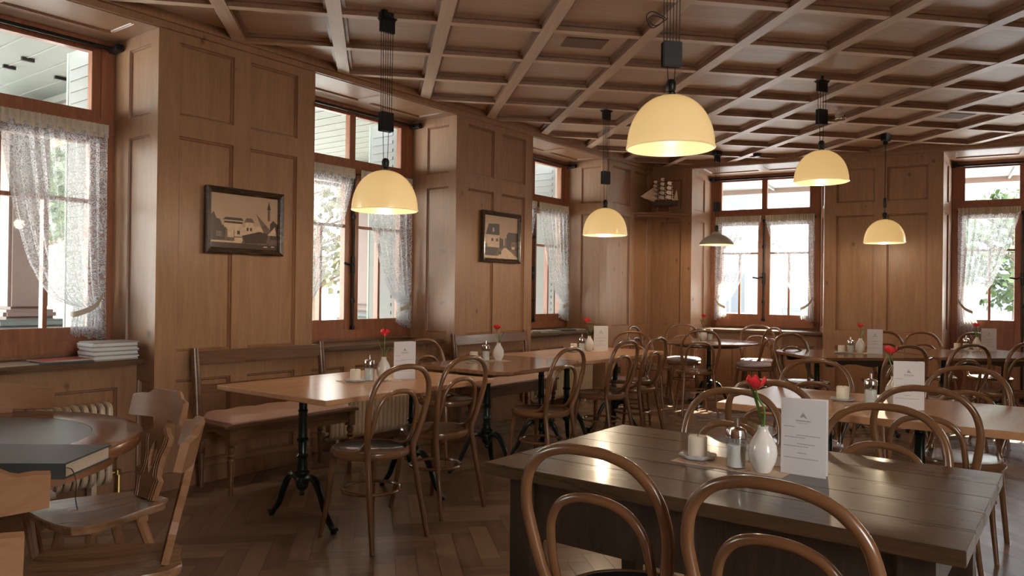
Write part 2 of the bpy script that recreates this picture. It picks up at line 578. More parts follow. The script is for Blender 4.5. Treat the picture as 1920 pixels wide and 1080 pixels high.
def panelled(mb, O, U, V, N, w, h, ops, dep=0.022, mould=0.02, cuts_u=(), cuts_v=()):
    """a flat stile-and-rail face w x h at O spanned by U, V, facing N, with sunk panels"""
    us = sorted({0.0, w} | {a for o in ops for a in o[:2]})
    vs = sorted({0.0, h} | {a for o in ops for a in o[2:]})
    P = lambda u, v, d=0.0: O + U * u + V * v - N * d
    for i in range(len(us) - 1):
        for j in range(len(vs) - 1):
            cu, cv = (us[i] + us[i + 1]) / 2, (vs[j] + vs[j + 1]) / 2
            if any(o[0] < cu < o[1] and o[2] < cv < o[3] for o in ops):
                continue
            mb.face([P(us[i], vs[j]), P(us[i + 1], vs[j]), P(us[i + 1], vs[j + 1]), P(us[i], vs[j + 1])])
    for a, b, c, d in ops:
        m = mould
        st = [(0, 0.0), (m * 0.25, dep * 0.55), (m * 0.6, dep * 0.5), (m, dep)]
        for (m0, d0), (m1, d1) in zip(st, st[1:]):
            q0 = [P(a + m0, c + m0, d0), P(b - m0, c + m0, d0), P(b - m0, d - m0, d0), P(a + m0, d - m0, d0)]
            q1 = [P(a + m1, c + m1, d1), P(b - m1, c + m1, d1), P(b - m1, d - m1, d1), P(a + m1, d - m1, d1)]
            for k in range(4):
                mb.face([q0[k], q0[(k + 1) % 4], q1[(k + 1) % 4], q1[k]], 1)
        mb.face([P(a + m, c + m, dep), P(b - m, c + m, dep), P(b - m, d - m, dep), P(a + m, d - m, dep)])

Z = Vector((0, 0, 1))
def wall_face(mb, fr, s0, s1, cols, rows, z0=0.0, z1=ZC, off=0.0):
    sx = fr.sx
    ops = [(a - s0, b - s0, c - z0, d - z0) for a, b in cols for c, d in rows]
    panelled(mb, V3(sx * s0, off, z0), V3(sx, 0, 0), Z, V3(0, 1, 0), s1 - s0, z1 - z0, ops)

def recess(mb, fr, s0, s1, w0, w1, dep, z_sill=0.84, under=0.22, door=False, far_panel=True):
    """window recess: opening s0..s1 in the wall face, window w0..w1 at depth dep"""
    sx = fr.sx
    for sa, wa, nrm in ((s0, w0, 1), (s1, w1, -1)):
        A, B_ = V3(sx * sa, 0, 0), V3(sx * wa, -dep, 0)
        U = (B_ - A)
        w = U.length
        U.normalize()
        N = V3(sx * nrm, 0, 0)
        N = (N - U * N.dot(U)).normalized()
        ops = [(w * 0.16, w * 0.62, 0.90, 2.28), (w * 0.16, w * 0.62, 2.41, 2.86)]
        if not door:
            ops.append((w * 0.08, w * 0.34, 0.14, 0.70))
        panelled(mb, A, U, Z, N, w, ZS, ops, 0.018, 0.016)
    # soffit
    m = (s0 + s1) / 2
    wd = s1 - s0
    a0, a1, b0, b1 = V3(sx * s0, 0, ZS), V3(sx * s1, 0, ZS), V3(sx * w0, -dep, ZS), V3(sx * w1, -dep, ZS)
    panelled(mb, V3(sx * min(s0, w0), 0, ZS), V3(sx, 0, 0), V3(0, -1, 0), V3(0, 0, -1), max(s1, w1) - min(s0, w0), dep,
             [(0.12, wd / 2 - 0.06, 0.07, dep * 0.62), (wd / 2 + 0.06, wd - 0.12, 0.07, dep * 0.62)], 0.012, 0.014)
    mb.face([V3(sx * s0, 0, ZS), V3(sx * s1, 0, ZS), V3(sx * s1, 0, ZC), V3(sx * s0, 0, ZC)])
    if not door:
        n = 3
        pw = (wd - 0.12 * (n + 1)) / n
        ops = [(0.12 + k * (pw + 0.12), 0.12 + k * (pw + 0.12) + pw, 0.14, 0.66) for k in range(n)]
        panelled(mb, V3(sx * s0, -under, 0), V3(sx, 0, 0), Z, V3(0, 1, 0), wd, z_sill - 0.02, ops)
        mb.face([V3(sx * w0, -dep, z_sill - 0.03), V3(sx * w1, -dep, z_sill - 0.03), V3(sx * w1, -dep, 0.90), V3(sx * w0, -dep, 0.90)])

ROWS = [(0.14, 0.70), (0.88, 2.28), (2.415, 2.885)]
mb = MB()
for s0, s1, cols in ((0.0, 1.19, [(0.08, 0.487), (0.606, 1.049)]), (2.772, 3.998, [(2.905, 3.297), (3.43, 3.825)]),
                     (5.633, 6.858, [(5.79, 6.19), (6.32, 6.715)]), (8.49, 9.72, [(8.62, 9.02), (9.15, 9.55)])):
    wall_face(mb, FL, s0, s1, cols, ROWS)
wall_face(mb, FL, 11.35, SL, [(11.5, 12.0), (12.2, 12.8)], ROWS)
WL = [(6.858, 8.49), (3.998, 5.633), (1.19, 2.772), (9.72, 11.35)]
for k, (s0, s1) in enumerate(WL):
    recess(mb, FL, s0, s1, s0 + 0.0, s0 + 1.49, 0.60)
tag(FL.build(mb, 'wall_left', ['pine', 'pine_trim']), kind='structure')

ROWSB = [(0.14, 0.70), (0.88, 2.256), (2.41, 2.81)]
mb = MB()
wall_face(mb, FB, 0.0, 0.551, [(0.14, 0.41)], ROWSB)
wall_face(mb, FB, 2.18, 3.432, [(2.313, 2.726), (2.86, 3.28)], ROWSB)
wall_face(mb, FB, 5.06, 6.30, [(5.2, 5.6), (5.73, 6.15)], ROWSB)
wall_face(mb, FB, 7.93, TB, [(8.05, 8.28)], ROWSB)
recess(mb, FB, 0.551, 2.18, 0.60, 2.03, 0.85)
recess(mb, FB, 3.432, 5.06, 3.53, 4.98, 0.85, door=True)
recess(mb, FB, 6.30, 7.93, 6.36, 7.80, 0.85)
tag(FB.build(mb, 'wall_back', ['pine', 'pine_trim']), kind='structure')

# crown strips under the ceiling and baseboards
for nm, fr, n_, segs in (('trim_1', FL, 1, [(0, SL)]), ('trim_2', FB, 1, [(0, TB)])):
    mb = MB()
    for a, b in segs:
        x0, x1 = fr.sx * a, fr.sx * b
        mb.box(x0, x1, -0.002, 0.022, 2.945, ZC)
        mb.box(x0, x1, 0.0, 0.045, 2.985, ZC)
    tag(fr.build(mb, nm, 'pine'), kind='structure')
mb = MB()
for a, b in ((0, 1.19), (2.772, 3.998), (5.633, 6.858), (8.49, 9.72)):
    mb.box(a, b, 0.0, 0.02, 0, 0.11, bev=0.004)
for s0, s1 in WL:
    mb.box(s0 + 0.01, s1 - 0.01, -0.22, -0.20, 0, 0.11)
tag(FL.build(mb, 'baseboard_left', 'pine_trim'), kind='structure')
mb = MB()
for a, b in ((0, 0.551), (2.18, 3.432), (5.06, 6.3)):
    mb.box(-a, -b, 0.0, 0.02, 0, 0.11, bev=0.004)
mb.box(-0.56, -2.17, -0.22, -0.20, 0, 0.11)
tag(FB.build(mb, 'baseboard_back', 'pine_trim'), kind='structure')

# right and rear walls of the room (unseen); the right one gets an added opening for fill daylight
def pierced(name, fr, length, ops, side):
    mb = MB()
    xs = sorted({0.0, length} | {v for o in ops for v in o})
    for a, b in zip(xs, xs[1:]):
        mid = (a + b) / 2
        x0, x1 = fr.sx * a, fr.sx * b
        y0, y1 = (0.0, side * 0.3)
        if any(o[0] < mid < o[1] for o in ops):
            mb.box(x0, x1, y0, y1, 0, 0.84)
            mb.box(x0, x1, y0, y1, 2.90, ZC + 0.1)
        else:
            mb.box(x0, x1, y0, y1, 0, ZC + 0.1)
    o = fr.build(mb, name, 'pine')
    return tag(o, kind='structure')
OPR = [(9.6, 11.2)]  # opening added out of view to brighten the room
OPK = []
pierced('wall_right', FRt, SL, OPR, 1)
pierced('wall_rear', FK, TB, OPK, 1)

# floor: herringbone parquet
th = 0.17505
ex, ey = Vector((math.cos(th), math.sin(th), 0)), Vector((-math.sin(th), math.cos(th), 0))
def st_of(p):
    d = Vector((p[0], p[1], 0)) - C0
    det = LD.x * BD.y - LD.y * BD.x
    return (d.x * BD.y - d.y * BD.x) / det, (LD.x * d.y - LD.y * d.x) / det
mb = MB()
col = mb.bm.loops.layers.float_color.new('plank')
PW, PL = 0.102, 0.51
g = 0.0012
def plank(x0, x1, y0, y1, along_x):
    c = ex * ((x0 + x1) / 2) + ey * ((y0 + y1) / 2)
    s, t = st_of(c)
    if not (-0.5 < s < SL + 0.2 and -0.9 < t < TB + 0.2):
        return
    pts = [(x0 + g, y0 + g), (x1 - g, y0 + g), (x1 - g, y1 - g), (x0 + g, y1 - g)]
    f = mb.face([(ex * a + ey * b) for a, b in pts])
    r = (rnd.random(), rnd.random(), rnd.random(), 1)
    for l, (a, b) in zip(f.loops, pts):
        l[col] = r
        l[mb.uv].uv = (a - x0, b - y0) if along_x else (b - y0, a - x0)
for k in range(-160, 200):
    for m_ in range(-20, 20):
        X0, Y0 = k * PW + 2 * PL * m_, k * PW
        if abs(X0) > 16 or abs(Y0) > 16:
            continue
        plank(X0, X0 + PL, Y0, Y0 + PW, True)
        plank(X0, X0 + PW, Y0 + PW, Y0 + PW + PL, False)
base = [Lp(-0.5, -0.4), Lp(SL, -0.4), Lp(SL, 0) + BD * TB, Bp(TB, -0.9), Bp(-0.4, -0.9)]
mb.face([p + Vector((0, 0, -0.003)) for p in base], 1)
fl = mb.build('floor', ['parquet', 'joint'])
tag(fl, kind='structure')

# ceiling: diagonal coffers
mb = MB()
ax, bx = 0.67319, 0.65714
xo = -1.77894 * math.cos(th) + 4.59373 * math.sin(th)
yo = 1.77894 * math.sin(th) + 4.59373 * math.cos(th)
def to_loc(p): return (p.x * math.cos(th) + p.y * math.sin(th), -p.x * math.sin(th) + p.y * math.cos(th))
room = [C0, C0 + LD * SL, C0 + LD * SL + BD * TB, C0 + BD * TB]
rl = [to_loc(p) for p in room]
mb.face([(x, y, ZC) for x, y in rl], 0)
def span(axis, v):
    hits = []
    for i in range(4):
        (xa, ya), (xb, yb) = rl[i], rl[(i + 1) % 4]
        pa, pb, qa, qb = (xa, xb, ya, yb) if axis == 'X' else (ya, yb, xa, xb)
        if (pa - v) * (pb - v) < 0:
            t = (v - pa) / (pb - pa)
            hits.append(qa + (qb - qa) * t)
    return (min(hits), max(hits)) if len(hits) == 2 else None
def batten(axis, v, w, zlow, moulds=True):
    sp = span(axis, v)
    if not sp:
        return
    lo, hi = sp
    def bx_(a0, a1, z0, m0, m1):
        # bottom face in material m0, flanks in m1
        A = [(a0, lo), (a1, lo), (a1, hi), (a0, hi)]
        P = [(p, q, z0) if axis == 'X' else (q, p, z0) for p, q in A]
        T = [(p, q, ZC) if axis == 'X' else (q, p, ZC) for p, q in A]
        mb.face(P, m0)
        for i in range(4):
            mb.face([P[i], P[(i + 1) % 4], T[(i + 1) % 4], T[i]], m1)
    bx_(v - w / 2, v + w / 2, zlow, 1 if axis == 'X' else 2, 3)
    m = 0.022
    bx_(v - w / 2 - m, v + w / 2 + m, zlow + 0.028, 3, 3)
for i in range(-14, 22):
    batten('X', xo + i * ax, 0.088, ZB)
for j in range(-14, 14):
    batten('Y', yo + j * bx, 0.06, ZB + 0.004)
MT['beam_x'] = wood('ceiling_cross_batten_pine', (0.80, 0.62, 0.46), (0.68, 0.50, 0.36), 'X', 1.0, 0.44)
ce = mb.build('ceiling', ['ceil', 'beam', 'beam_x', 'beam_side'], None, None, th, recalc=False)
tag(ce, kind='structure')

# ------------------------------------------------------------------ windows
def window(name, fr, w0, wid, dep, z_sill=0.84, s_open=None, door=False, rail=True):
    sx = fr.sx
    root = bpy.data.objects.new(name, None)
    C.objects.link(root)
    root.location = fr.o
    root.rotation_euler = (0, 0, fr.ang)
    tag(root, kind='structure')
    y = -dep
    X = lambda a: sx * (w0 + a)
    zb = 0.0 if door else 0.86
    k = wid / 1.49
    f = MB()
    yo_, yi = y - 0.09, y + 0.03
    f.box(X(0), X(0.085 * k), yo_, yi, zb, ZS)
    f.box(X(wid), X(wid - 0.085 * k), yo_, yi, zb, ZS)
    f.box(X(0), X(wid), yo_, yi, 2.895, ZS)
    f.box(X(0), X(wid), yo_, yi + 0.012, 2.315, 2.395, bev=0.006)
    f.box(X(0), X(wid), yo_, yi - 0.002, 2.39, 2.42)
    f.box(X(0), X(wid), yo_, yi, zb, zb + (0.08 if not door else 0.05))
    f.box(X(wid / 2 - 0.03), X(wid / 2 + 0.03), yo_ - 0.01, y - 0.02, zb, 2.34)
    f.build('frame', 'sash', root)
    # transom sash
    g = MB()
    z0, z1 = 2.415, 2.895
    g.box(X(0.08 * k), X(0.14 * k), y - 0.05, y + 0.015, z0, z1, bev=0.004)
    g.box(X(wid - 0.08 * k), X(wid - 0.14 * k), y - 0.05, y + 0.015, z0, z1, bev=0.004)
    g.box(X(0.08 * k), X(wid - 0.08 * k), y - 0.05, y + 0.013, z0, z0 + 0.055, bev=0.004)
    g.box(X(0.08 * k), X(wid - 0.08 * k), y - 0.05, y + 0.013, z1 - 0.035, z1, bev=0.004)
    g.box(X(wid / 2 - 0.034), X(wid / 2 + 0.034), y - 0.05, y + 0.015, z0, z1, bev=0.004)
    ts = g.build('transom_sash', 'sash', root)
    for a, b in ((0.14 * k, wid / 2 - 0.034), (wid / 2 + 0.034, wid - 0.14 * k)):
        p = MB()
        p.box(X(a), X(b), y - 0.022, y - 0.018, z0 + 0.05, z1 - 0.03)
        p.build('pane', 'pane', ts)
    # casements
    zc0 = (zb + 0.08) if not door else 0.05
    zg0 = 1.03 if not door else 1.03
    zc1, zg1 = 2.315, 2.245
    for a, b, out in ((0.08 * k, wid / 2 - 0.012, 0), (wid / 2 + 0.012, wid - 0.08 * k, 1)):
        q = MB()
        st = 0.068
        q.box(X(a), X(a + st), y - 0.05, y + 0.02, zc0, zc1, bev=0.005)
        q.box(X(b), X(b - st), y - 0.05, y + 0.02, zc0, zc1, bev=0.005)
        q.box(X(a + st), X(b - st), y - 0.05, y + 0.018, zc0, zg0 if not door else 0.16)
        if door:
            q.box(X(a + st), X(b - st), y - 0.05, y + 0.018, 0.93, 1.03)
            q.box(X(a + st), X(b - st), y - 0.05, y + 0.0, 0.16, 0.93)
            q.box(X(a + st + 0.05), X(b - st - 0.05), y - 0.04, y + 0.010, 0.22, 0.87, bev=0.008)
        q.box(X(a + st), X(b - st), y - 0.05, y + 0.018, zg1, zc1)
        q.box(X(a + st), X(b - st), y - 0.045, y + 0.012, 1.85, 1.876)
        mid = (a + b) / 2
        q.box(X(mid - 0.013), X(mid + 0.013), y - 0.045, y + 0.012, zg0, 1.85)
        sh = q.build('casement', 'sash', root)
        p = MB()
        p.box(X(a + st), X(b - st), y - 0.022, y - 0.018, zg0, zg1)
        p.build('pane', 'pane', sh)
    # espagnolette rod with handle
    l = MB()
    xm = X(wid / 2)
    l.tube([(xm, y + 0.045, zb + 0.10), (xm, y + 0.045, 2.32)], 0.009, 8)
    for zz in (zb + 0.10, 1.2, 1.95, 2.30):
        l.lathe([(0.018, -0.02), (0.022, 0), (0.018, 0.02)], 8, c=(xm, y + 0.04, zz))
    l.box(xm - 0.02, xm + 0.02, y + 0.02, y + 0.05, 1.44, 1.60, bev=0.006)
    hx = 1
    l.tube(catmull([(xm, y + 0.05, 1.53), (xm + hx * 0.03, y + 0.075, 1.535), (xm + hx * 0.07, y + 0.08, 1.52), (xm + hx * 0.12, y + 0.08, 1.53)], 5), [0.008] * 10 + [0.011] * 6, 8)
    l.lathe([(0, -0.014), (0.012, -0.008), (0.014, 0), (0.012, 0.008), (0, 0.014)], 8, c=(xm + hx * 0.125, y + 0.08, 1.53))
    l.build('window_bolt', 'black', root)
    h = MB()
    for a in (0.07 * k, wid - 0.07 * k):
        for zz in (1.18, 2.05):
            h.tube([(X(a), y + 0.03, zz - 0.03), (X(a), y + 0.03, zz + 0.03)], 0.007, 8)
    h.build('hinge', 'brass', root)
    if not door:
        s = MB()
        so = s_open or (w0, w0 + wid)
        s.box(sx * (so[0] + 0.004), sx * (so[1] - 0.004), -dep - 0.02, -0.115, z_sill - 0.035, z_sill, bev=0.008)
        s.build('window_sill', 'sill', root)
    if rail:
        r = MB()
        r.tube([(X(0.03), y + 0.085, 2.885), (X(wid - 0.03), y + 0.085, 2.885)], 0.013, 10)
        r.box(X(0.0), X(0.05), y + 0.03, y + 0.16, 2.865, 2.91, bev=0.006)
        r.box(X(wid), X(wid - 0.05), y + 0.03, y + 0.16, 2.865, 2.91, bev=0.006)
        r.build('blind_rail', 'black', root)
    c = MB()
    for a, b in ((0.06 * k, wid / 2 - 0.03), (wid / 2 + 0.03, wid - 0.06 * k)):
        c.tube([(X(a), y + 0.04, 2.335), (X(b), y + 0.04, 2.335)], 0.005, 8)
        for e in (a, b):
            c.lathe([(0, -0.012), (0.01, -0.006), (0.012, 0), (0.01, 0.006), (0, 0.012)], 8, c=(X(e), y + 0.04, 2.335))
    c.build('curtain_rod', 'black', root)
    return root
window('window_1', FL, 6.858, 1.49, 0.60, s_open=(6.858, 8.49))
window('window_2', FL, 3.998, 1.49, 0.60, s_open=(3.998, 5.633))
window('window_3', FL, 1.19, 1.49, 0.60, s_open=(1.19, 2.772))
window('window_4', FB, 0.60, 1.43, 0.85, s_open=(0.551, 2.18))
window('window_5', FB, 3.53, 1.45, 0.85, door=True)
window('window_6', FB, 6.36, 1.44, 0.85, s_open=(6.30, 7.93))
window('window_7', FL, 9.72, 1.49, 0.60, s_open=(9.72, 11.35))

# ------------------------------------------------------------------ lace curtains
def curtain(label, fr, w0, wid, dep, leaf, side, group, folds=8, seed=0, z_tie=1.17, z_bot=0.965, pw=0.62, wtie=0.15, wbot=0.17):
    """leaf 0/1 of the window; side: 0 = tied at the low-a edge, 1 = at the high-a edge"""
    sx = fr.sx
    y = -dep + 0.055
    k = wid / 1.49
    a, b = ((0.065 * k, wid / 2 - 0.03), (wid / 2 + 0.03, wid - 0.065 * k))[leaf]
    W = b - a
    r2 = random.Random(seed)
    ph = [r2.uniform(0, 6.28) for _ in range(4)]
    mb = MB()
    nu, nv = 72, 44
    zt = 2.31
    def width(z):
        if z >= z_tie:
            t = (z - z_tie) / (zt - z_tie)
            return wtie + (W - wtie) * (t ** pw)
        t = (z_tie - z) / (z_tie - z_bot)
        return wtie + (wbot - wtie) * t
    G = []
    for j in range(nv + 1):
        z = zt + (z_bot - zt) * j / nv
        w = width(z)
        squeeze = 1 - (w / W) * 0.75
        row = []
        for i in range(nu + 1):
            u = i / nu
            sag = 0.0
            if z > z_tie:
                sag = 0.0
            fold = math.sin(2 * PI * folds * u + ph[0] + 1.3 * math.sin(3 * u + ph[1])) * (0.010 + 0.024 * squeeze) + 0.006 * math.sin(2 * PI * folds * 2.3 * u + ph[2] + z * 2)
            d = u * w
            pos = (a + d) if side == 0 else (b - d)
            zz = z + (0.012 * math.sin(u * 19 + ph[3]) if j == nv else 0) + (u - 0.5) * 0.10 * squeeze * (1 if z < z_tie + 0.25 else 0) * 0.6
            row.append((V3(sx * (w0 + pos), y + 0.03 + fold, zz), (u * W * 1.6, z)))
        G.append(row)
    vs = [[mb.bm.verts.new(p) for p, _ in r] for r in G]
    for j in range(nv):
        for i in range(nu):
            f = mb.bm.faces.new((vs[j][i], vs[j][i + 1], vs[j + 1][i + 1], vs[j + 1][i]))
            f.smooth = True
            for l, (jj, ii) in zip(f.loops, ((j, i), (j, i + 1), (j + 1, i + 1), (j + 1, i))):
                l[mb.uv].uv = G[jj][ii][1]
            if j == nv - 1:
                f.material_index = 0
    root = thing('curtain', label, 'curtain', fr.o, fr.ang, group)
    mb.build('lace_panel', ['lace'], root, recalc=False)
    hd = MB()
    n = 60
    for rowz, amp in (((2.285, 2.33), 0.006), ((2.33, 2.372), 0.010)):
        A = []
        for i in range(n + 1):
            u = i / n
            A.append([V3(sx * (w0 + a + u * W), y + 0.035 + amp * math.sin(u * 2 * PI * 22 + ph[0]), z) for z in rowz])
        for i in range(n):
            hd.face([A[i][0], A[i + 1][0], A[i + 1][1], A[i][1]], 0, True)
    hd.build('curtain_heading', 'lace_band', root)
    tb = MB()
    edge = a if side == 0 else b
    d = 1 if side == 0 else -1
    pts = catmull([(edge - d * 0.0, y + 0.02, z_tie + 0.10), (edge + d * wtie * 0.45, y + 0.085, z_tie + 0.0), (edge + d * wtie * 1.02, y + 0.07, z_tie - 0.05), (edge + d * wtie * 1.08, y + 0.02, z_tie - 0.045)], 6)
    for p, q in zip(pts, pts[1:]):
        tb.face([V3(sx * (w0 + p.x), p.y, p.z - 0.018), V3(sx * (w0 + q.x), q.y, q.z - 0.018), V3(sx * (w0 + q.x), q.y, q.z + 0.018), V3(sx * (w0 + p.x), p.y, p.z + 0.018)], 0, True)
    tb.build('tieback', 'lace_band', root)
    return root
CG = 'lace curtains at the windows'
curtain('wide lace curtain tied back at the left edge of the photo, above the magazines', FL, 6.858, 1.49, 0.60, 0, 0, CG, 9, 1, wtie=0.20, wbot=0.22, z_tie=1.17, pw=0.36)
curtain('lace curtain just right of the wide framed picture, on the left casement', FL, 3.998, 1.49, 0.60, 1, 1, CG, 7, 2)
curtain('lace curtain tied back right below the lamp hanging between the two pictures', FL, 3.998, 1.49, 0.60, 0, 0, CG, 7, 3)
curtain('sliver of lace curtain just right of the squarer picture, mostly hidden by the wall', FL, 1.19, 1.49, 0.60, 1, 1, CG, 7, 4)
curtain('lace curtain on the right casement of the narrow window right of the squarer picture', FL, 1.19, 1.49, 0.60, 0, 0, CG, 7, 5)
curtain('lace curtain on the left casement behind the grey metal lamp', FB, 0.60, 1.43, 0.85, 0, 0, CG, 7, 6)
curtain('lace curtain on the right casement of the back window, below the high lit lamp', FB, 0.60, 1.43, 0.85, 1, 1, CG, 7, 7)
curtain('lace curtain with sunlit foot on the glazed door at the right edge', FB, 3.53, 1.45, 0.85, 0, 0, CG, 7, 8, z_bot=0.80, wbot=0.26)
# ------------------------------------------------------------------ bentwood chairs
def rzf(a): return -math.radians(a)      # a: compass angle the sitter faces, clockwise from +Y
FIRST = {}
def make_bentwood(seatmat):
    t = thing('bentwood_chair', 'x', 'chair')
    hz = [(.190, -.235, 0.0), (.178, -.205, .16), (.165, -.175, .33), (.158, -.155, .47), (.180, -.178, .57), (.200, -.205, .69), (.201, -.222, .76), (.180, -.238, .83), (.132, -.25, .882), (.067, -.256, .906)]
    left = [(-x, y, z) for x, y, z in hz]
    path = catmull(left + [(0, -.258, .911)] + hz[::-1], 5)
    n = len(path)
    rad = []
    for p in path:
        r = .0125 + .0045 * min(1, p.z / .5) - (.003 * max(0, (p.z - .6) / .3))
        rad.append(r)
    m = MB()
    m.tube(path, rad, 12)
    m.build('back_frame', 'bent', t)
    ih = [(.186, .03, .468), (.176, -.05, .474), (.160, -.115, .50), (.150, -.158, .56), (.145, -.182, .63), (.136, -.198, .70), (.104, -.210, .752), (.055, -.215, .777)]
    p2 = catmull([(-x, y, z) for x, y, z in ih] + [(0, -.216, .783)] + ih[::-1], 5)
    m = MB()
    m.tube(p2, [.0125 - (.003 if q.z < .5 else 0) for q in p2], 10)
    m.build('inner_hoop', 'bent', t)
    m = MB()
    m.lathe([(.165, .438), (.200, .436), (.207, .445), (.209, .458), (.206, .470), (.198, .476), (.187, .474), (.186, .466), (.16, .46)], 40, cap0=False, cap1=False)
    m.build('seat_ring', 'bent', t)
    m = MB()
    m.lathe([(0, .452), (.188, .452), (.188, .4735), (.17, .4715), (.10, .466), (0, .464)], 40)
    m.build('seat', seatmat, t)
    for sx in (-1, 1):
        m = MB()
        pts = catmull([(sx * .135, .125, .445), (sx * .145, .14, .34), (sx * .158, .155, .18), (sx * .178, .185, 0.0)], 5)
        m.tube(pts, [.019 - .008 * i / (len(pts) - 1) for i in range(len(pts))], 10)
        m.build('leg', 'bent', t)
    m = MB()
    m.tube([(.152 * math.cos(a), .152 * math.sin(a) - .01, .255) for a in [2 * PI * k / 36 for k in range(36)]], .0095, 8, closed=True)
    m.build('stretcher_ring', 'bent', t)
    return t
def place_chair(x, y, a, label, group, kind='seat'):
    if kind not in FIRST:
        FIRST[kind] = make_bentwood(kind)
        c = FIRST[kind]
        c.location = (x, y, 0)
        c.rotation_euler = (0, 0, rzf(a))
    else:
        c = dup(FIRST[kind], (x, y, 0), rzf(a))
    tag(c, label, 'chair', group)
    return c
G = 'bentwood chairs'
CH = [
 (0.339, 2.083, 37, 'bentwood chair with black seat at the near left side of the dark plank table', 'blackseat'),
 (0.698, 1.762, 40, 'nearest bentwood chair, big hoops cut by the bottom edge before the dark plank table', 'seat'),
 (0.738, 2.879, -139, 'bentwood chair across the dark plank table, hoops rising behind its candle', 'seat'),
 (1.152, 2.475, -141, 'bentwood chair across the dark plank table, hoops just right of its menu card', 'seat'),
 (1.312, 3.60, 40, 'bentwood chair at the near left end of the pale middle table', 'seat'),
 (1.90, 3.43, 37, 'bentwood chair with shiny seat on the near side, its hoop crossing the middle table menu', 'seat'),
 (1.659, 4.311, -144, 'bentwood chair across the pale middle table, wide hoop left of that table candle', 'seat'),
 (2.342, 3.966, -143, 'bentwood chair across the pale middle table, wide hoop right of its menu card', 'seat'),
 (3.002, 6.139, -16, 'bentwood chair before the back right tables, hoop rising just above the middle table menu', 'seat'),
 (3.641, 6.373, -14, 'bentwood chair before the back right tables, second from the right photo edge', 'seat'),
 (4.36, 6.75, -14, 'bentwood chair before the back right tables, cut by the right photo edge', 'seat'),
 (4.068, 8.02, 174, 'sunlit bentwood chair by the back wall, hoop emerging right of the back table menu', 'seat'),
 (4.43, 7.98, 178, 'sunlit bentwood chair by the back wall, hoop just left of the glazed door', 'seat'),
 (4.98, 7.93, 174, 'sunlit bentwood chair in front of the glazed door, behind the last sugar dispenser', 'seat'),
 (2.842, 7.325, 160, 'bentwood chair at the left tip of the dark clipped-corner table, below the back window', 'seat'),
 (1.998, 8.267, 0, 'bentwood chair with its back to us before the iron pedestal of the far round table', 'seat'),
 (2.114, 9.35, -172, 'sunlit bentwood chair with pale cushion in the far corner behind the round table', 'seat'),
 (2.982, 9.22, -165, 'bentwood chair with pale cushion directly under the back window', 'seat'),
 (2.779, 8.719, -103, 'bentwood chair with pale cushion seen side-on at the right of the far round table', 'seat'),
 (1.620, 8.667, 120, 'bentwood chair turned sideways in the gap left of the far round table', 'seat'),
 (1.137, 7.352, -165, 'bentwood chair facing us at the far end of the left row of tables', 'seat'),
 (-0.735, 4.03, -52, 'bentwood chair with glossy dark seat at the near table of the left row', 'blackseat'),
 (-0.455, 4.60, -53, 'bentwood chair second nearest of the row along the left tables', 'seat'),
 (-0.50, 5.86, 128, 'bentwood chair on the wall side between the two benches', 'seat'),
 (0.215, 5.405, -52, 'bentwood chair third nearest of the row along the left tables, before the second bench', 'seat'),
 (0.745, 6.33, -51, 'bentwood chair fourth nearest of the row along the left tables', 'seat'),
 (1.07, 6.76, -53, 'bentwood chair farthest of the row along the left tables', 'seat'),
]
for x, y, a, lab, kd in CH:
    place_chair(x, y, a, lab, G, kd)

# seat cushions on three chairs
def cushion(x, y, a, label):
    m = MB()
    prof = [(0, .0), (.15, .0), (.195, .006), (.208, .020), (.20, .036), (.16, .046), (.08, .050), (0, .050)]
    m.lathe(prof, 36)
    for v in m.bm.verts:
        v.co.z += 0.003 * math.sin(v.co.x * 31 + 1) * math.sin(v.co.y * 27) * (1 if v.co.z > .02 else 0)
    o = m.build('seat_cushion', 'lilac_cushion', None, (x, y, .478), rzf(a))
    tag(o, label, 'cushion', 'pale seat cushions')
cushion(2.114, 9.35, 0, 'pale lilac round cushion on the chair in the far corner, left of the iron pedestal')
cushion(2.982, 9.22, 0, 'pale lilac round cushion on the chair directly under the back window')
cushion(2.779, 8.719, 0, 'pale lilac round cushion on the sideways chair right of the round back table')

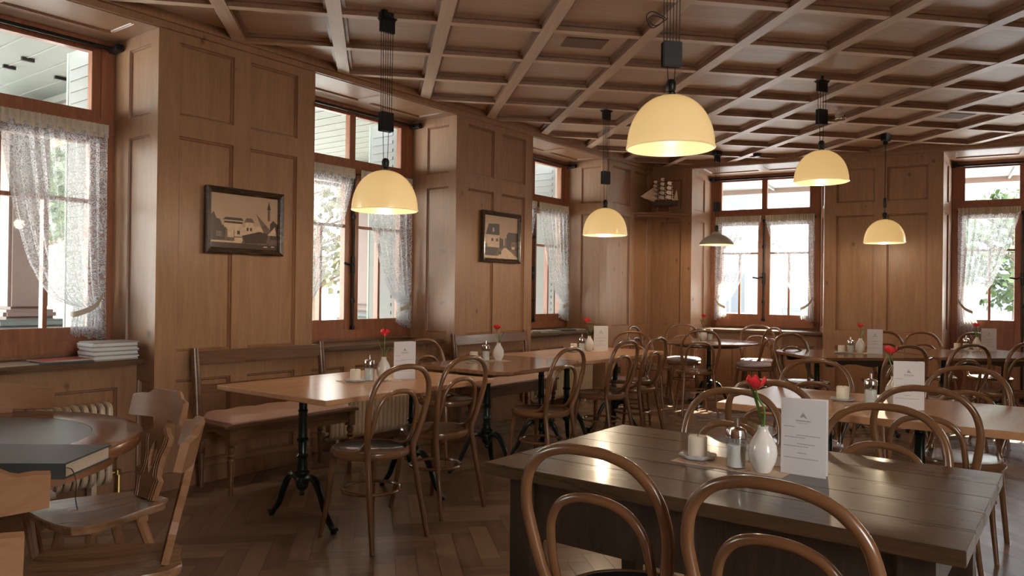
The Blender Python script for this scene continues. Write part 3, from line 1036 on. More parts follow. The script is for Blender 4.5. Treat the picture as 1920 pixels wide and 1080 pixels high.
# ------------------------------------------------------------------ carved rustic chairs
def make_rustic():
    t = thing('carved_chair', 'x', 'chair')
    # seat: shield-like plank, front at +y
    prof = [(0, -.20), (.09, -.205), (.135, -.17), (.15, -.11), (.17, -.05), (.20, .02), (.222, .10), (.225, .16), (.20, .205), (.12, .225), (0, .23)]
    pl = prof + [(-x, y) for x, y in prof[-2:0:-1]]
    m = MB()
    zt, zb = .455, .425
    top = [m.bm.verts.new((x * .985, y * .985, zt)) for x, y in pl]
    mid = [m.bm.verts.new((x, y, zt - .006)) for x, y in pl]
    bot = [m.bm.verts.new((x * .97, y * .97, zb)) for x, y in pl]
    n = len(pl)
    for A, B in ((bot, mid), (mid, top)):
        for i in range(n):
            m.bm.faces.new((A[i], A[(i + 1) % n], B[(i + 1) % n], B[i]))
    m.bm.faces.new(bot[::-1])
    rings = [top]
    for k, f in enumerate((.8, .55, .28)):
        rings.append([m.bm.verts.new((x * f, y * f, zt - .0035 * (k + 1))) for x, y in pl])
    for A, B in zip(rings, rings[1:]):
        for i in range(n):
            m.bm.faces.new((A[i], A[(i + 1) % n], B[(i + 1) % n], B[i])).smooth = True
    c = m.bm.verts.new((0, 0, zt - .012))
    for i in range(n):
        m.bm.faces.new((rings[-1][i], rings[-1][(i + 1) % n], c)).smooth = True
    m.build('seat', 'rustic_seat', t)
    m = MB()
    m.box(-.14, .14, -.10, -.055, .395, .425, bev=.005)
    m.box(-.16, .16, .075, .12, .395, .425, bev=.005)
    m.build('cleat', 'rustic', t)
    for sx, sy in ((-1, 1), (1, 1), (-1, -1), (1, -1)):
        m = MB()
        tx, ty = sx * .12, (.10 if sy > 0 else -.078)
        bx_, by_ = sx * .185, (.17 if sy > 0 else -.20)
        for za, zb2, ra, rb in ((.40, .0, .021, .014),):
            A = [m.bm.verts.new((tx + ra * math.cos(PI / 8 + k * PI / 4), ty + ra * math.sin(PI / 8 + k * PI / 4), za)) for k in range(8)]
            B = [m.bm.verts.new((bx_ + rb * math.cos(PI / 8 + k * PI / 4), by_ + rb * math.sin(PI / 8 + k * PI / 4), zb2)) for k in range(8)]
            for k in range(8):
                m.bm.faces.new((A[k], A[(k + 1) % 8], B[(k + 1) % 8], B[k]))
            m.bm.faces.new(A); m.bm.faces.new(B[::-1])
        m.build('leg', 'rustic', t)
    # carved splat, leaning back; outline in (x, height), hole in the middle
    lean = math.radians(13)
    xf = Matrix.Translation((0, -.155, .452)) @ Matrix.Rotation(lean, 4, 'X') @ Matrix.Diagonal((1, 1, .92, 1))
    out = [(.075, 0), (.082, .05), (.090, .085), (.070, .10), (.062, .14), (.068, .19), (.090, .235), (.094, .27), (.072, .285), (.052, .31), (.048, .36)]
    hole = [(.0, .105), (.018, .135), (.028, .17), (.026, .205), (.014, .235), (.0, .25)]
    m = MB()
    def ringpts(side):
        return out if side > 0 else [(-x, z) for x, z in out]
    # split the splat into a left and a right half around the hole
    for sgn in (1, -1):
        o_ = [(x * sgn, z) for x, z in out]
        inner = [(0.0, 0.0)] + [(x * sgn, z) for x, z in hole] + [(0.0, .36)]
        zs = sorted({z for _, z in out} | {z for _, z in hole} | {0.0, .36})
        def at(lst, z):
            for (xa, za), (xb, zb_) in zip(lst, lst[1:]):
                if za <= z <= zb_ and zb_ > za:
                    return xa + (xb - xa) * (z - za) / (zb_ - za)
            return lst[-1][0]
        for z0_, z1_ in zip(zs, zs[1:]):
            q = [(at(inner, z0_), z0_), (at(o_, z0_), z0_), (at(o_, z1_), z1_), (at(inner, z1_), z1_)]
            for yy in (-.011, .011):
                m.face([xf @ Vector((a_, yy, b_)) for a_, b_ in q])
            m.face([xf @ Vector((q[1][0], -.011, q[1][1])), xf @ Vector((q[1][0], .011, q[1][1])), xf @ Vector((q[2][0], .011, q[2][1])), xf @ Vector((q[2][0], -.011, q[2][1]))])
            if abs(q[0][0]) > 1e-5 or abs(q[3][0]) > 1e-5:
                m.face([xf @ Vector((q[0][0], -.011, q[0][1])), xf @ Vector((q[3][0], -.011, q[3][1])), xf @ Vector((q[3][0], .011, q[3][1])), xf @ Vector((q[0][0], .011, q[0][1]))])
    m.build('back_splat', 'rustic', t)
    # carved double outline on the splat face
    m = MB()
    for sgn in (1, -1):
        for off in (.014, .030):
            pts = [xf @ Vector((sgn * max(.034, x - off), .0112, z)) for x, z in out[:-1]]
            m.tube(pts, .0022, 6)
    m.build('carved_line', 'pine_trim', t)
    # top rail: curved, shouldered board
    m = MB()
    N_ = 24
    prev = None
    for i in range(N_ + 1):
        u = -1 + 2 * i / N_
        x = u * .205
        yb = .035 * (u * u)          # ends come forward
        au = abs(u)
        top = .475 - (.0 if au < .45 else .030 * min(1, (au - .45) / .18)) - (.012 * max(0, au - .8) / .2)
        low = .335 + (.010 * math.cos(u * PI * .5))
        rows = [xf @ Vector((x, yb - .012, low)), xf @ Vector((x, yb + .012, low)), xf @ Vector((x, yb + .012, top - .006)), xf @ Vector((x, yb + .003, top)), xf @ Vector((x, yb - .012, top - .004))]
        vs = [m.bm.verts.new(p) for p in rows]
        if prev:
            for k in range(5):
                m.bm.faces.new((prev[k], prev[(k + 1) % 5], vs[(k + 1) % 5], vs[k])).smooth = k in (1, 4)
        else:
            m.bm.faces.new(vs)
        prev = vs
    m.bm.faces.new(prev[::-1])
    m.build('top_rail', 'rustic', t)
    return t
RC = [(-1.56, 2.95, -142, 'carved wooden chair with pierced splat standing right of the round table'),
      (-1.22, 2.34, -112, 'carved wooden chair at the bottom left, back seen edge-on before the pierced one'),
      (-1.41, 1.90, -38, 'carved wooden chair whose top rail shows at the left edge below the dark book'),
      (-2.09, 3.09, 150, 'carved wooden chair beyond the round table, only its top rail showing at the left edge'),
      (-1.18, 1.44, -38, 'carved wooden chair with just a corner showing in the lower left corner')]
rc0 = None
for x, y, a, lab in RC:
    if rc0 is None:
        rc0 = make_rustic()
        rc0.location = (x, y, 0)
        rc0.rotation_euler = (0, 0, rzf(a))
        o = rc0
    else:
        o = dup(rc0, (x, y, 0), rzf(a))
    tag(o, lab, 'chair', 'carved wooden chairs round the round table')

# ------------------------------------------------------------------ tables
def pedestal(parent, x, y, rot, feet=2, span=.30, h=.70, name='pedestal'):
    """cast-iron column on curved feet, in the table's own frame"""
    m = MB()
    m.lathe([(.030, .20), (.036, .215), (.036, .25), (.028, .262), (.034, .275), (.042, .285), (.042, .295), (.030, .305), (.026, .36), (.030, .372), (.036, .38), (.030, .39), (.026, .40), (.024, .455), (.034, .465), (.036, .472), (.026, .482), (.0235, .62), (.028, .628), (.022, .636), (.024, h - .02), (.05, h - .01), (.05, h)], 20, c=(x, y, 0))
    m.lathe([(0, .155), (.012, .160), (.016, .172), (.010, .184), (.022, .192), (.030, .20)], 16, c=(x, y, 0), cap1=False)
    m.box(x - .03, x + .03, y - .20, y + .20, h - .008, h + .002) if feet == 2 else m.box(x - .15, x + .15, y - .15, y + .15, h - .008, h + .002)
    m.build(name, 'iron', parent)
    for k in range(feet):
        a = rot + k * 2 * PI / feet
        d = Vector((math.cos(a), math.sin(a), 0))
        pts = [Vector((x, y, 0)) + d * r + Z * z for r, z in ((.015, .235), (.07, .268), (.12, .245), (.165, .17), (.205, .085), (.25, .035), (span, .022), (span + .03, .026))]
        m = MB()
        pp = catmull(pts, 4)
        nn = len(pp)
        m.tube(pp, [.026 - .012 * i / nn for i in range(nn)], 8, flat=.8)
        m.lathe([(.014, .0), (.018, .008), (.016, .024), (.0, .03)], 10, c=tuple(Vector((x, y, 0)) + d * (span + .01)))
        m.build('foot', 'iron', parent)

def fr_thing(name, label, cat, s, off, z=0.0, group=None, extra=0.0):
    """a thing whose own x axis runs along the left wall towards the camera"""
    return thing(name, label, cat, tuple(Lp(s, off, z)), AL + extra, group)

def rounded(x0, x1, y0, y1, r, n=4, clip=False):
    pts = []
    for cx, cy, a0 in ((x1 - r, y1 - r, 0), (x0 + r, y1 - r, 90), (x0 + r, y0 + r, 180), (x1 - r, y0 + r, 270)):
        if clip:
            for a in (a0, a0 + 90):
                pts.append((cx + r * math.cos(math.radians(a)), cy + r * math.sin(math.radians(a))))
        else:
            for k in range(n + 1):
                a = math.radians(a0 + 90 * k / n)
                pts.append((cx + r * math.cos(a), cy + r * math.sin(a)))
    return pts
def slab(m, poly, z0, z1, lip=.004, mi=0):
    c = Vector((sum(p[0] for p in poly) / len(poly), sum(p[1] for p in poly) / len(poly)))
    def sc(k):
        out = []
        for x, y in poly:
            d = Vector((x, y)) - c
            out.append(c + d * (1 - k / max(d.length, .01)))
        return out
    loops = [([p for p in sc(lip)], z0), ([Vector(p) for p in poly], z0 + lip), ([Vector(p) for p in poly], z1 - lip), ([p for p in sc(lip)], z1)]
    V = [[m.bm.verts.new((p[0], p[1], z)) for p in l] for l, z in loops]
    n = len(poly)
    for A, B in zip(V, V[1:]):
        for i in range(n):
            m.bm.faces.new((A[i], A[(i + 1) % n], B[(i + 1) % n], B[i])).material_index = mi
    m.bm.faces.new(V[0][::-1]).material_index = mi
    m.bm.faces.new(V[-1]).material_index = mi

# T1 pale table with two iron pedestals
def iron_table(name, label, s0, s1, o0, o1, mat, ped, poly=None, thick=.028, feet=2, clip=0.0, lower=None, rot=PI / 2, span=.28):
    cs, co = (s0 + s1) / 2, (o0 + o1) / 2
    t = fr_thing(name, label, 'table', cs, co)
    m = MB()
    hx, hy = (s1 - s0) / 2, (o1 - o0) / 2
    pl = rounded(-hx, hx, -hy, hy, clip, clip=True) if clip else rounded(-hx, hx, -hy, hy, .006, 2)
    slab(m, pl, .75 - thick, .75)
    m.build('tabletop', mat, t)
    if lower:
        m = MB()
        slab(m, rounded(-hx + .10, hx - .10, -hy + .10, hy - .10, max(clip * .8, .02), clip=bool(clip)), .75 - thick - lower, .75 - thick + .001)
        m.build('apron', mat, t)
    for px, py in ped:
        pedestal(t, px - cs, py - co, rot, feet, span, .75 - thick - (lower or 0))
    return t
T1 = iron_table('pedestal_table', 'long pale wooden table on two iron pedestals in front of the first bench', 5.56, 6.90, .76, 1.71, 't_light', [(6.67, 1.24), (5.81, 1.24)], span=.26)
T2 = iron_table('pedestal_table', 'brown table with clipped corners in front of the second bench', 4.115, 5.26, .68, 1.56, 't_brown', [(5.02, 1.22), (4.33, 1.22)], clip=.10, feet=3, lower=.02, span=.27)
T3 = iron_table('pedestal_table', 'lighter brown table adjoining the brown clipped-corner table, farthest of the left row', 2.65, 4.105, .60, 1.52, 't_light', [(3.80, 1.12), (2.95, 1.12)], feet=3, lower=.02, span=.27, clip=.05)
T6 = iron_table('pedestal_table', 'pale glossy middle table behind the dark plank table, running off the right edge', 4.73, 5.61, 3.19, 4.75, 't_light', [(5.17, 3.62), (5.17, 4.05)], feet=2, rot=0.0, span=.30, thick=.035)

# T7 dark farmhouse table
t = fr_thing('farmhouse_table', 'big dark plank table with tapered legs filling the lower right foreground', 'table', 6.98, 3.82)
hx, hy = .46, .67
m = MB()
npl = 5
for k in range(npl):
    a = -hx + 2 * hx * k / npl
    b = a + 2 * hx / npl - .0010
    m.box(a, b, -hy, hy, .712, .75, bev=.002)
m.build('tabletop', 't_dark', t)
m = MB()
for sx in (-1, 1):
    m.box(sx * (hx - .075), sx * (hx - .10), -hy + .14, hy - .14, .52, .712)
for sy in (-1, 1):
    m.box(-hx + .10, hx - .10, sy * (hy - .085), sy * (hy - .11), .56, .712)
m.build('apron', 't_darkleg', t)
for sx in (-1, 1):
    for sy in (-1, 1):
        m = MB()
        cx, cy = sx * (hx - .095), sy * (hy - .105)
        A = [(cx + dx * .040, cy + dy * .040) for dx, dy in ((-1, -1), (1, -1), (1, 1), (-1, 1))]
        Bq = [(cx + dx * .040, cy + dy * .040) for dx, dy in ((-1, -1), (1, -1), (1, 1), (-1, 1))]
        Cq = [(cx - sx * -.0 + dx * .026 + sx * .010, cy + dy * .026 + sy * .010) for dx, dy in ((-1, -1), (1, -1), (1, 1), (-1, 1))]
        vs = [[m.bm.verts.new((x, y, z)) for x, y in l] for l, z in ((A, .712), (Bq, .52), (Cq, 0.0))]
        for P_, Q_ in zip(vs, vs[1:]):
            for i in range(4):
                m.bm.faces.new((P_[i], P_[(i + 1) % 4], Q_[(i + 1) % 4], Q_[i]))
        m.bm.faces.new(vs[0]); m.bm.faces.new(vs[-1][::-1])
        m.build('leg', 't_darkleg', t)

# long dark tables at back right, one after the other
def long_table(label, x0, x1, y0, y1, ang, ped):
    cx, cy = (x0 + x1) / 2, (y0 + y1) / 2
    t = thing('long_table', label, 'table', (cx, cy, 0), math.radians(ang))
    hx, hy = (x1 - x0) / 2, (y1 - y0) / 2
    m = MB()
    slab(m, rounded(-hx, hx, -hy, hy, .10, clip=True), .722, .75, .006)
    m.build('tabletop', 't_brown', t)
    for sy in (-1, 1):
        m = MB()
        pts = [(-hx + .14, .722), (hx - .14, .722), (hx - .16, .66)]
        nseg = 10
        for k in range(nseg + 1):
            u = k / nseg
            pts.append((hx - .2 - u * (2 * hx - .4), .655 + .03 * math.sin(u * PI * 2) ** 2))
        pts.append((-hx + .16, .66))
        m.prism(pts, sy * (hy - .10) - .011, sy * (hy - .10) + .011, axis='Y')
        m.build('apron', 't_darkleg', t)
    for px in ped:
        pedestal(t, px, 0, PI / 2, 4, .27, .722)
    return t
long_table('dark long table with clipped corners at back right, its tip beside the round table', 2.62, 3.80, 6.78, 7.72, 6.4, [-.32, .32])
long_table('dark long table by the glazed door, its right part bright with window light', 3.86, 5.20, 6.92, 8.02, 6.4, [-.32, .32])

# round table in the far corner
def round_back(x, y):
    t = thing('round_table', 'round pedestal table in the far corner with cushioned chairs around it', 'table', (x, y, 0))
    m = MB()
    m.lathe([(0, .716), (.50, .716), (.545, .722), (.56, .735), (.556, .746), (.545, .75), (0, .75)], 56)
    m.build('tabletop', 't_brown', t)
    m = MB()
    m.lathe([(.36, .69), (.38, .69), (.40, .717), (.36, .717)], 40)
    m.build('apron', 't_darkleg', t)
    pedestal(t, 0, 0, math.radians(235), 3, .33, .70)
round_back(2.30, 8.88)

# round table at the left edge with slate inlay
t = thing('round_table', 'polished red-brown round table with grey slate inlay at the left edge', 'table', (-2.06, 2.66, 0))
m = MB()
m.lathe([(.51, .706), (.68, .706), (.697, .709), (.702, .716), (.7035, .728), (.703, .742), (.699, .748), (.692, .7505), (.53, .7505), (.53, .738), (.51, .738)], 72, cap0=False, cap1=False)
m.build('tabletop', 't_round', t)
m = MB()
m.lathe([(0, .722), (.528, .722), (.528, .7495), (0, .7495)], 64)
m.build('slate_inlay', 'slate', t)
m = MB()
m.lathe([(.60, .65), (.62, .65), (.62, .708), (.60, .708)], 56)
m.build('apron', 't_round', t)
m = MB()
m.lathe([(.045, .10), (.07, .14), (.05, .25), (.04, .36), (.06, .50), (.05, .62), (.16, .66), (.18, .725)], 24)
m.box(-.45, .45, -.035, .035, 0.0, .10, bev=.01)
m.box(-.035, .035, -.45, .45, 0.0, .10, bev=.01)
m.box(-.56, .56, -.03, .03, .66, .716)
m.build('pedestal', 't_round', t)

# ------------------------------------------------------------------ benches
def bench(label, cs, s0, s1, cush):
    t = fr_thing('bench', label, 'bench', (s0 + s1) / 2, .28, 0)
    h = (s1 - s0) / 2
    m = MB()
    slab(m, rounded(-h, h, -.21, .205, .03, 3), .425, .45, .006)
    m.build('seat_board', 'bench', t)
    m = MB()
    m.box(-h + .05, h - .05, .155, .175, .345, .425)
    m.box(-h + .05, h - .05, -.175, -.155, .345, .425)
    for sx in (-1, 1):
        pts = [(-.17, .425), (.17, .425), (.17, .33), (.12, .36), (.0, .385), (-.12, .36), (-.17, .33)]
        m.prism(pts, sx * (h - .06) - .011, sx * (h - .06) + .011, axis='X')
    m.build('apron', 'bench', t)
    for sx in (-1, 1):
        for sy in (-1, 1):
            m = MB()
            cx, cy = sx * (h - .065), sy * .165
            m.box(cx - .026, cx + .026, cy - .026, cy + .026, .32, .425)
            m.lathe([(.010, 0), (.018, .015), (.014, .05), (.020, .16), (.024, .225), (.016, .235), (.022, .245), (.022, .255), (.015, .262), (.025, .285), (.024, .305), (.016, .312), (.024, .32)], 14, c=(cx, cy, 0))
            m.build('leg', 'bench', t)
    for sx in (-1, 1):
        m = MB()
        cx = sx * (h - .035)
        m.tube([(cx, -.165, .43), (cx, -.185, .65), (cx, -.215, .905)], [.026, .026, .022], 10, flat=1.2)
        m.build('back_post', 'bench', t)
    for nm, z0, z1 in (('top_rail', .80, .885), ('lower_rail', .61, .665)):
        m = MB()
        y0 = -.20 + (.88 - z1) * .10
        m.prism([(y0 - .012, z0), (y0 + .012, z0), (y0 + .004, z1), (y0 - .018, z1)], -h + .05, h - .05, axis='X')
        m.build(nm, 'bench', t)
    # seat pad: its own thing on the bench
    m = MB()
    hh = h - .06
    nu, nv = 26, 12
    def top(u, v):
        e = min(1, (1 - abs(u)) * 9) * min(1, (1 - abs(v)) * 5)
        return .452 + .045 * (e ** .5) + .004 * math.sin(u * 13 + v * 5)
    rows = [[m.bm.verts.new((u * hh, v * .185 - .005, top(u, v))) for v in [-1 + 2 * j / nv for j in range(nv + 1)]] for u in [-1 + 2 * i / nu for i in range(nu + 1)]]
    for i in range(nu):
        for j in range(nv):
            m.bm.faces.new((rows[i][j], rows[i + 1][j], rows[i + 1][j + 1], rows[i][j + 1])).smooth = True
    e = [v for v in m.bm.verts if len(v.link_faces) < 4]
    m.box(-hh, hh, -.19, .18, .4505, .457)
    for v in m.bm.verts:
        v.co.z -= .45
    o = m.build('bench_cushion', 'mauve_cushion', None, tuple(Lp((s0 + s1) / 2, .28, .4505)), AL)
    tag(o, cush, 'cushion', 'long bench cushions')
bench('dark wooden bench with turned legs against the wall below the first framed picture', 0, 5.57, 6.66, 'dusty pink long cushion on the bench below the first framed picture')
bench('dark wooden bench against the wall below the second framed picture', 0, 2.93, 4.12, 'dusty pink long cushion on the bench below the second framed picture')
# ------------------------------------------------------------------ table settings
TZ = .7502
PROTO = {}
def mk_candle():
    t = thing('candle', 'x', 'candle')
    m = MB()
    m.lathe([(0, .0), (.030, .0), (.031, .004), (.031, .062), (.028, .066), (.020, .064), (0, .063)], 24)
    m.build('wax_body', 'wax', t)
    m = MB()
    m.tube([(0, 0, .060), (.001, 0, .070), (.003, .001, .076)], .0012, 6)
    m.build('wick', 'black', t)
    return t
def mk_dish():
    m = MB()
    n = 48
    def ring(r, z, w):
        return [m.bm.verts.new(((r + w * math.cos(8 * 2 * PI * k / n)) * math.cos(2 * PI * k / n), (r + w * math.cos(8 * 2 * PI * k / n)) * math.sin(2 * PI * k / n), z)) for k in range(n)]
    R = [ring(.040, 0, .0), ring(.055, .004, .004), ring(.060, .012, .005), ring(.056, .016, .005), ring(.046, .008, .001), ring(.034, .0065, 0)]
    for A, B in zip(R, R[1:]):
        for k in range(n):
            m.bm.faces.new((A[k], A[(k + 1) % n], B[(k + 1) % n], B[k])).smooth = True
    m.bm.faces.new(R[0][::-1]); m.bm.faces.new(R[-1])
    return m.build('glass_dish', 'dish')
def mk_sugar():
    t = thing('sugar_dispenser', 'x', 'sugar dispenser')
    m = MB()
    m.lathe([(.028, 0), (.031, .003), (.0315, .01), (.0315, .092), (.027, .10), (.025, .106)], 28, cap1=False)
    m.lathe([(.028, .105), (.0285, .006)], 28, cap0=False, cap1=False)
    m.build('glass_body', 'jar', t)
    m = MB()
    m.lathe([(0, .004), (.027, .004), (.0275, .07), (.022, .074), (0, .073)], 24)
    m.build('sugar', 'sugar', t)
    m = MB()
    m.lathe([(.0325, .096), (.0325, .114), (.030, .121), (.018, .127), (.008, .129), (.007, .155), (.0055, .156), (.0055, .12)], 28)
    m.lathe([(.006, .07), (.006, .128)], 12)
    m.build('chrome_lid', 'chrome', t)
    return t
def mk_vase():
    m = MB()
    m.lathe([(0, 0), (.022, 0), (.026, .004), (.040, .035), (.044, .058), (.041, .082), (.030, .105), (.018, .124), (.0155, .132), (.0165, .142), (.0145, .142), (.0135, .132), (.014, .12), (0, .11)], 30)
    return m.build('bud_vase', 'white_china')
def mk_tulip(kind):
    r2 = random.Random(kind)
    t = thing('tulip', 'x', 'flower')
    lean = ({1: -.024, 4: -.022, 0: -.014, 5: -.020, 3: -.010}.get(kind, .004), r2.uniform(-.006, .006))
    ldir = {1: -1, 4: -1, 2: -1, 3: -1, 8: -1}.get(kind, 1)
    h = .245 + .012 * (kind % 3)
    top = Vector((lean[0], lean[1], h))
    m = MB()
    m.tube(catmull([(0, 0, .118), (.004, 0, .19), (lean[0] * .7, lean[1] * .7, h - .03), tuple(top)], 5), .0028, 8)
    m.build('stem', 'green', t)
    m = MB()
    for k in range(6):
        a = 2 * PI * k / 6 + .3 * (k % 2)
        rr = .0 if k % 2 else .003
        rows = []
        for i in range(9):
            u = i / 8
            prof = (.006 + .021 * math.sin(PI * min(1, u * 1.12) * .62) + rr)
            z = .042 * u
            w = math.sin(PI * (u * .82 + .1)) * .62
            row = []
            for j in range(5):
                v = -1 + j / 2
                ang = a + v * w
                q = prof * (1 + .04 * abs(v))
                row.append(m.bm.verts.new(top + Vector((q * math.cos(ang), q * math.sin(ang), z - .004 * abs(v) * u))))
            rows.append(row)
        for A, B in zip(rows, rows[1:]):
            for j in range(4):
                m.bm.faces.new((A[j], A[j + 1], B[j + 1], B[j])).smooth = True
    m.build('petals', 'red', t)
    for lf in range(1 if kind in (1, 4, 6) else 2):
        a = r2.uniform(-.3, .3) + (0 if (ldir > 0) != bool(lf) else PI)
        d = Vector((math.cos(a), math.sin(a), 0))
        L_ = (.12, .17, .15)[kind % 3] if not lf else .10
        m = MB()
        sp = catmull([Vector((0, 0, .125)), d * .012 + Z * (.125 + L_ * .4), d * .035 + Z * (.12 + L_ * .8), d * .060 + Z * (.115 + L_ * (.97 if not lf else .75))], 5)
        side = d.cross(Z)
        prev = None
        n = len(sp)
        for i, p in enumerate(sp):
            u = i / (n - 1)
            w = .0095 * math.sin(PI * min(1, u * .93 + .07)) + .0006
            row = [m.bm.verts.new(p - side * w + d * w * .35), m.bm.verts.new(p), m.bm.verts.new(p + side * w + d * w * .35)]
            if prev:
                for j in range(2):
                    m.bm.faces.new((prev[j], prev[j + 1], row[j + 1], row[j])).smooth = True
            prev = row
        m.build('leaf', 'green', t)
    return t
def mk_menu():
    """folded card standing on its short edges; front leaf spans x, back leaf opens behind"""
    t = thing('menu_card', 'x', 'menu')
    m = MB()
    w, h = .135, .232
    m.box(-w / 2, w / 2, -.0006, .0006, 0, h)
    ang = math.radians(17)
    xf = Matrix.Translation((-w / 2, 0, 0)) @ Matrix.Rotation(ang, 4, 'Z')
    m.box(0, w, -.0006, .0006, 0, h, xf=xf)
    m.build('card', 'paper', t)
    m = MB()
    y = -.0012
    # emblem: a small mountain peak over the letterhead
    def tri(a, b, c):
        m.face([(a[0], y, a[1]), (b[0], y, b[1]), (c[0], y, c[1])])
    tri((-.010, .176), (-.003, .176), (.0, .196))
    tri((-.004, .180), (.012, .172), (.001, .190))
    r2 = random.Random(3)
    def line(x0, x1, z, hh):
        x = x0
        while x < x1:
            w_ = r2.uniform(.002, .006)
            m.face([(x, y, z), (min(x + w_, x1), y, z), (min(x + w_, x1), y, z + hh), (x, y, z + hh)])
            x += w_ + .0012
    line(-.022, .022, .1635, .0045)
    line(-.020, .016, .158, .0016)
    for x0, x1, z in ((-.058, -.026, .145), (-.020, .050, .120), (-.056, .006, .113), (-.018, .034, .094), (-.058, .016, .086), (-.018, .012, .066), (-.058, .045, .050)):
        line(x0, x1, z, .0026)
    m.build('printed_text', 'ink', t)
    return t
def mk_runner():
    m = MB()
    w, d = .36, .17
    m.box(-w / 2, w / 2, -d / 2, d / 2, 0, .0012)
    r2 = random.Random(9)
    for k in range(46):
        cx, cy = r2.uniform(-w / 2 + .015, w / 2 - .015), (d / 2 - .02) * (1 if r2.random() < .5 else -1) + r2.uniform(-.012, .012)
        a = r2.uniform(0, PI)
        for q in range(3):
            b = a + q * PI / 3
            dx, dy = math.cos(b) * .009, math.sin(b) * .009
            nx, ny = -math.sin(b) * .0014, math.cos(b) * .0014
            m.face([(cx - dx, cy - dy, .00135), (cx + nx, cy + ny, .00135), (cx + dx, cy + dy, .00135), (cx - nx, cy - ny, .00135)], 1)
    return m.build('table_runner', ['runner', 'runner_print'])
MT['runner'] = plain('cream_runner_paper', (0.56, 0.43, 0.32), .8, var=.08, vscale=30)
MT['runner_print'] = plain('runner_red_print', (0.36, 0.05, 0.07), .8)
def get(kind, maker, loc, rz, label, cat, group):
    if kind not in PROTO:
        o = maker()
        PROTO[kind] = o
        o.location = loc
        o.rotation_euler = (0, 0, rz)
    else:
        o = dup(PROTO[kind], loc, rz)
    tag(o, label, cat, group)
    return o
def setting(where, cnd, sug, vas, men, run=None, rr=0, mrz=0, tk=0, lean_rz=0.0, flower='', dish=True, mopen=0):
    z = TZ
    if run:
        get('runner', mk_runner, (run[0], run[1], z), rr, 'patterned paper runner under the candle ' + where, 'table runner', 'paper table runners')
        z += .0017
    if cnd:
        get('dish', mk_dish, (cnd[0], cnd[1], z), 0, 'scalloped glass dish holding the candle ' + where, 'dish', 'glass candle dishes')
        get('candle', mk_candle, (cnd[0], cnd[1], z + .0085), 0, 'ivory pillar candle ' + where, 'candle', 'pillar candles')
    if sug:
        get('sugar', mk_sugar, (sug[0], sug[1], z), 0, 'glass sugar dispenser with chrome spout ' + where, 'sugar dispenser', 'sugar dispensers')
    if vas:
        get('vase', mk_vase, (vas[0], vas[1], z), 0, 'small white bud vase ' + where, 'vase', 'white bud vases')
        get('tulip%d' % tk, lambda: mk_tulip(tk), (vas[0], vas[1], z), lean_rz, 'red tulip in the white vase ' + where + flower, 'flower', 'red tulips')
    if men:
        get('menu', mk_menu, (men[0], men[1], TZ), mrz, 'folded white menu card ' + where, 'menu', 'folded menu cards')
PI2 = PI / 2
AO = math.atan2(LN.y, LN.x)      # direction across the room from the left wall
setting('on the dark foreground table', (.626, 2.548), (.717, 2.42), (.782, 2.362), (.893, 2.325), (.722, 2.462), AO - .02, AO - .02, 1, 0)
setting('on the pale middle table', (1.733, 3.983), (1.825, 3.868), (1.94, 3.86), (1.94, 3.72), (1.84, 3.86), AO, AO + .16, 4, 0)
setting('on the pale table nearest the left bench', (-.923, 4.528), (-.853, 4.60), (-.772, 4.626), (-.655, 4.70), (-.85, 4.60), .55, .35, 2, 0)
setting('on the brown clipped-corner table', (-.29, 5.95), (-.20, 6.02), (-.10, 6.02), None, (-.19, 5.99), .5, 0, 0, 0)
setting('on the far lighter table of the left row', (.576, 7.05), (.659, 7.12), (.729, 7.13), (.85, 7.24), (.72, 7.12), .5, -.05, 5, .0)
setting('on the dark clipped-corner table at back right', (3.138, 7.25), (3.237, 7.28), (3.33, 7.28), (3.46, 7.26), (3.28, 7.28), .11, -.35, 6, 0)
setting('on the dark table by the glazed door', (4.56, 7.80), (4.66, 7.82), (4.76, 7.80), (4.87, 7.78), (4.7, 7.80), .11, -.35, 3, 0)
setting('on the round table in the far corner', None, (2.36, 9.05), (2.27, 9.02), None, None, 0, 0, 8, 0)

# guest book on the round table
bx_, by_ = -1.465, 2.29
t = thing('guest_book', 'thick dark grey cloth-bound book with a ribbon lying on the round table', 'book', (bx_, by_, .7515), math.radians(2))
m = MB()
m.box(-.20, .20, -.13, .135, 0, .004)
m.box(-.20, .20, -.13, .135, .040, .045, bev=.001)
m.box(-.20, .20, -.134, -.128, 0, .045)
m.build('cover', 'bookcover', t)
m = MB()
m.box(-.194, .194, -.127, .129, .004, .040)
m.build('page_block', 'pages', t)
m = MB()
pts = catmull([(.192, -.118, .030), (.215, -.125, .026), (.235, -.14, -.005), (.236, -.145, -.045), (.240, -.14, -.085)], 5)
for p, q in zip(pts, pts[1:]):
    m.face([p - V3(0, .003, 0), q - V3(0, .003, 0), q + V3(0, .003, 0), p + V3(0, .003, 0)], 0, True)
m.build('ribbon', 'ribbon' if 'ribbon' in MT else 'black_cord', t)

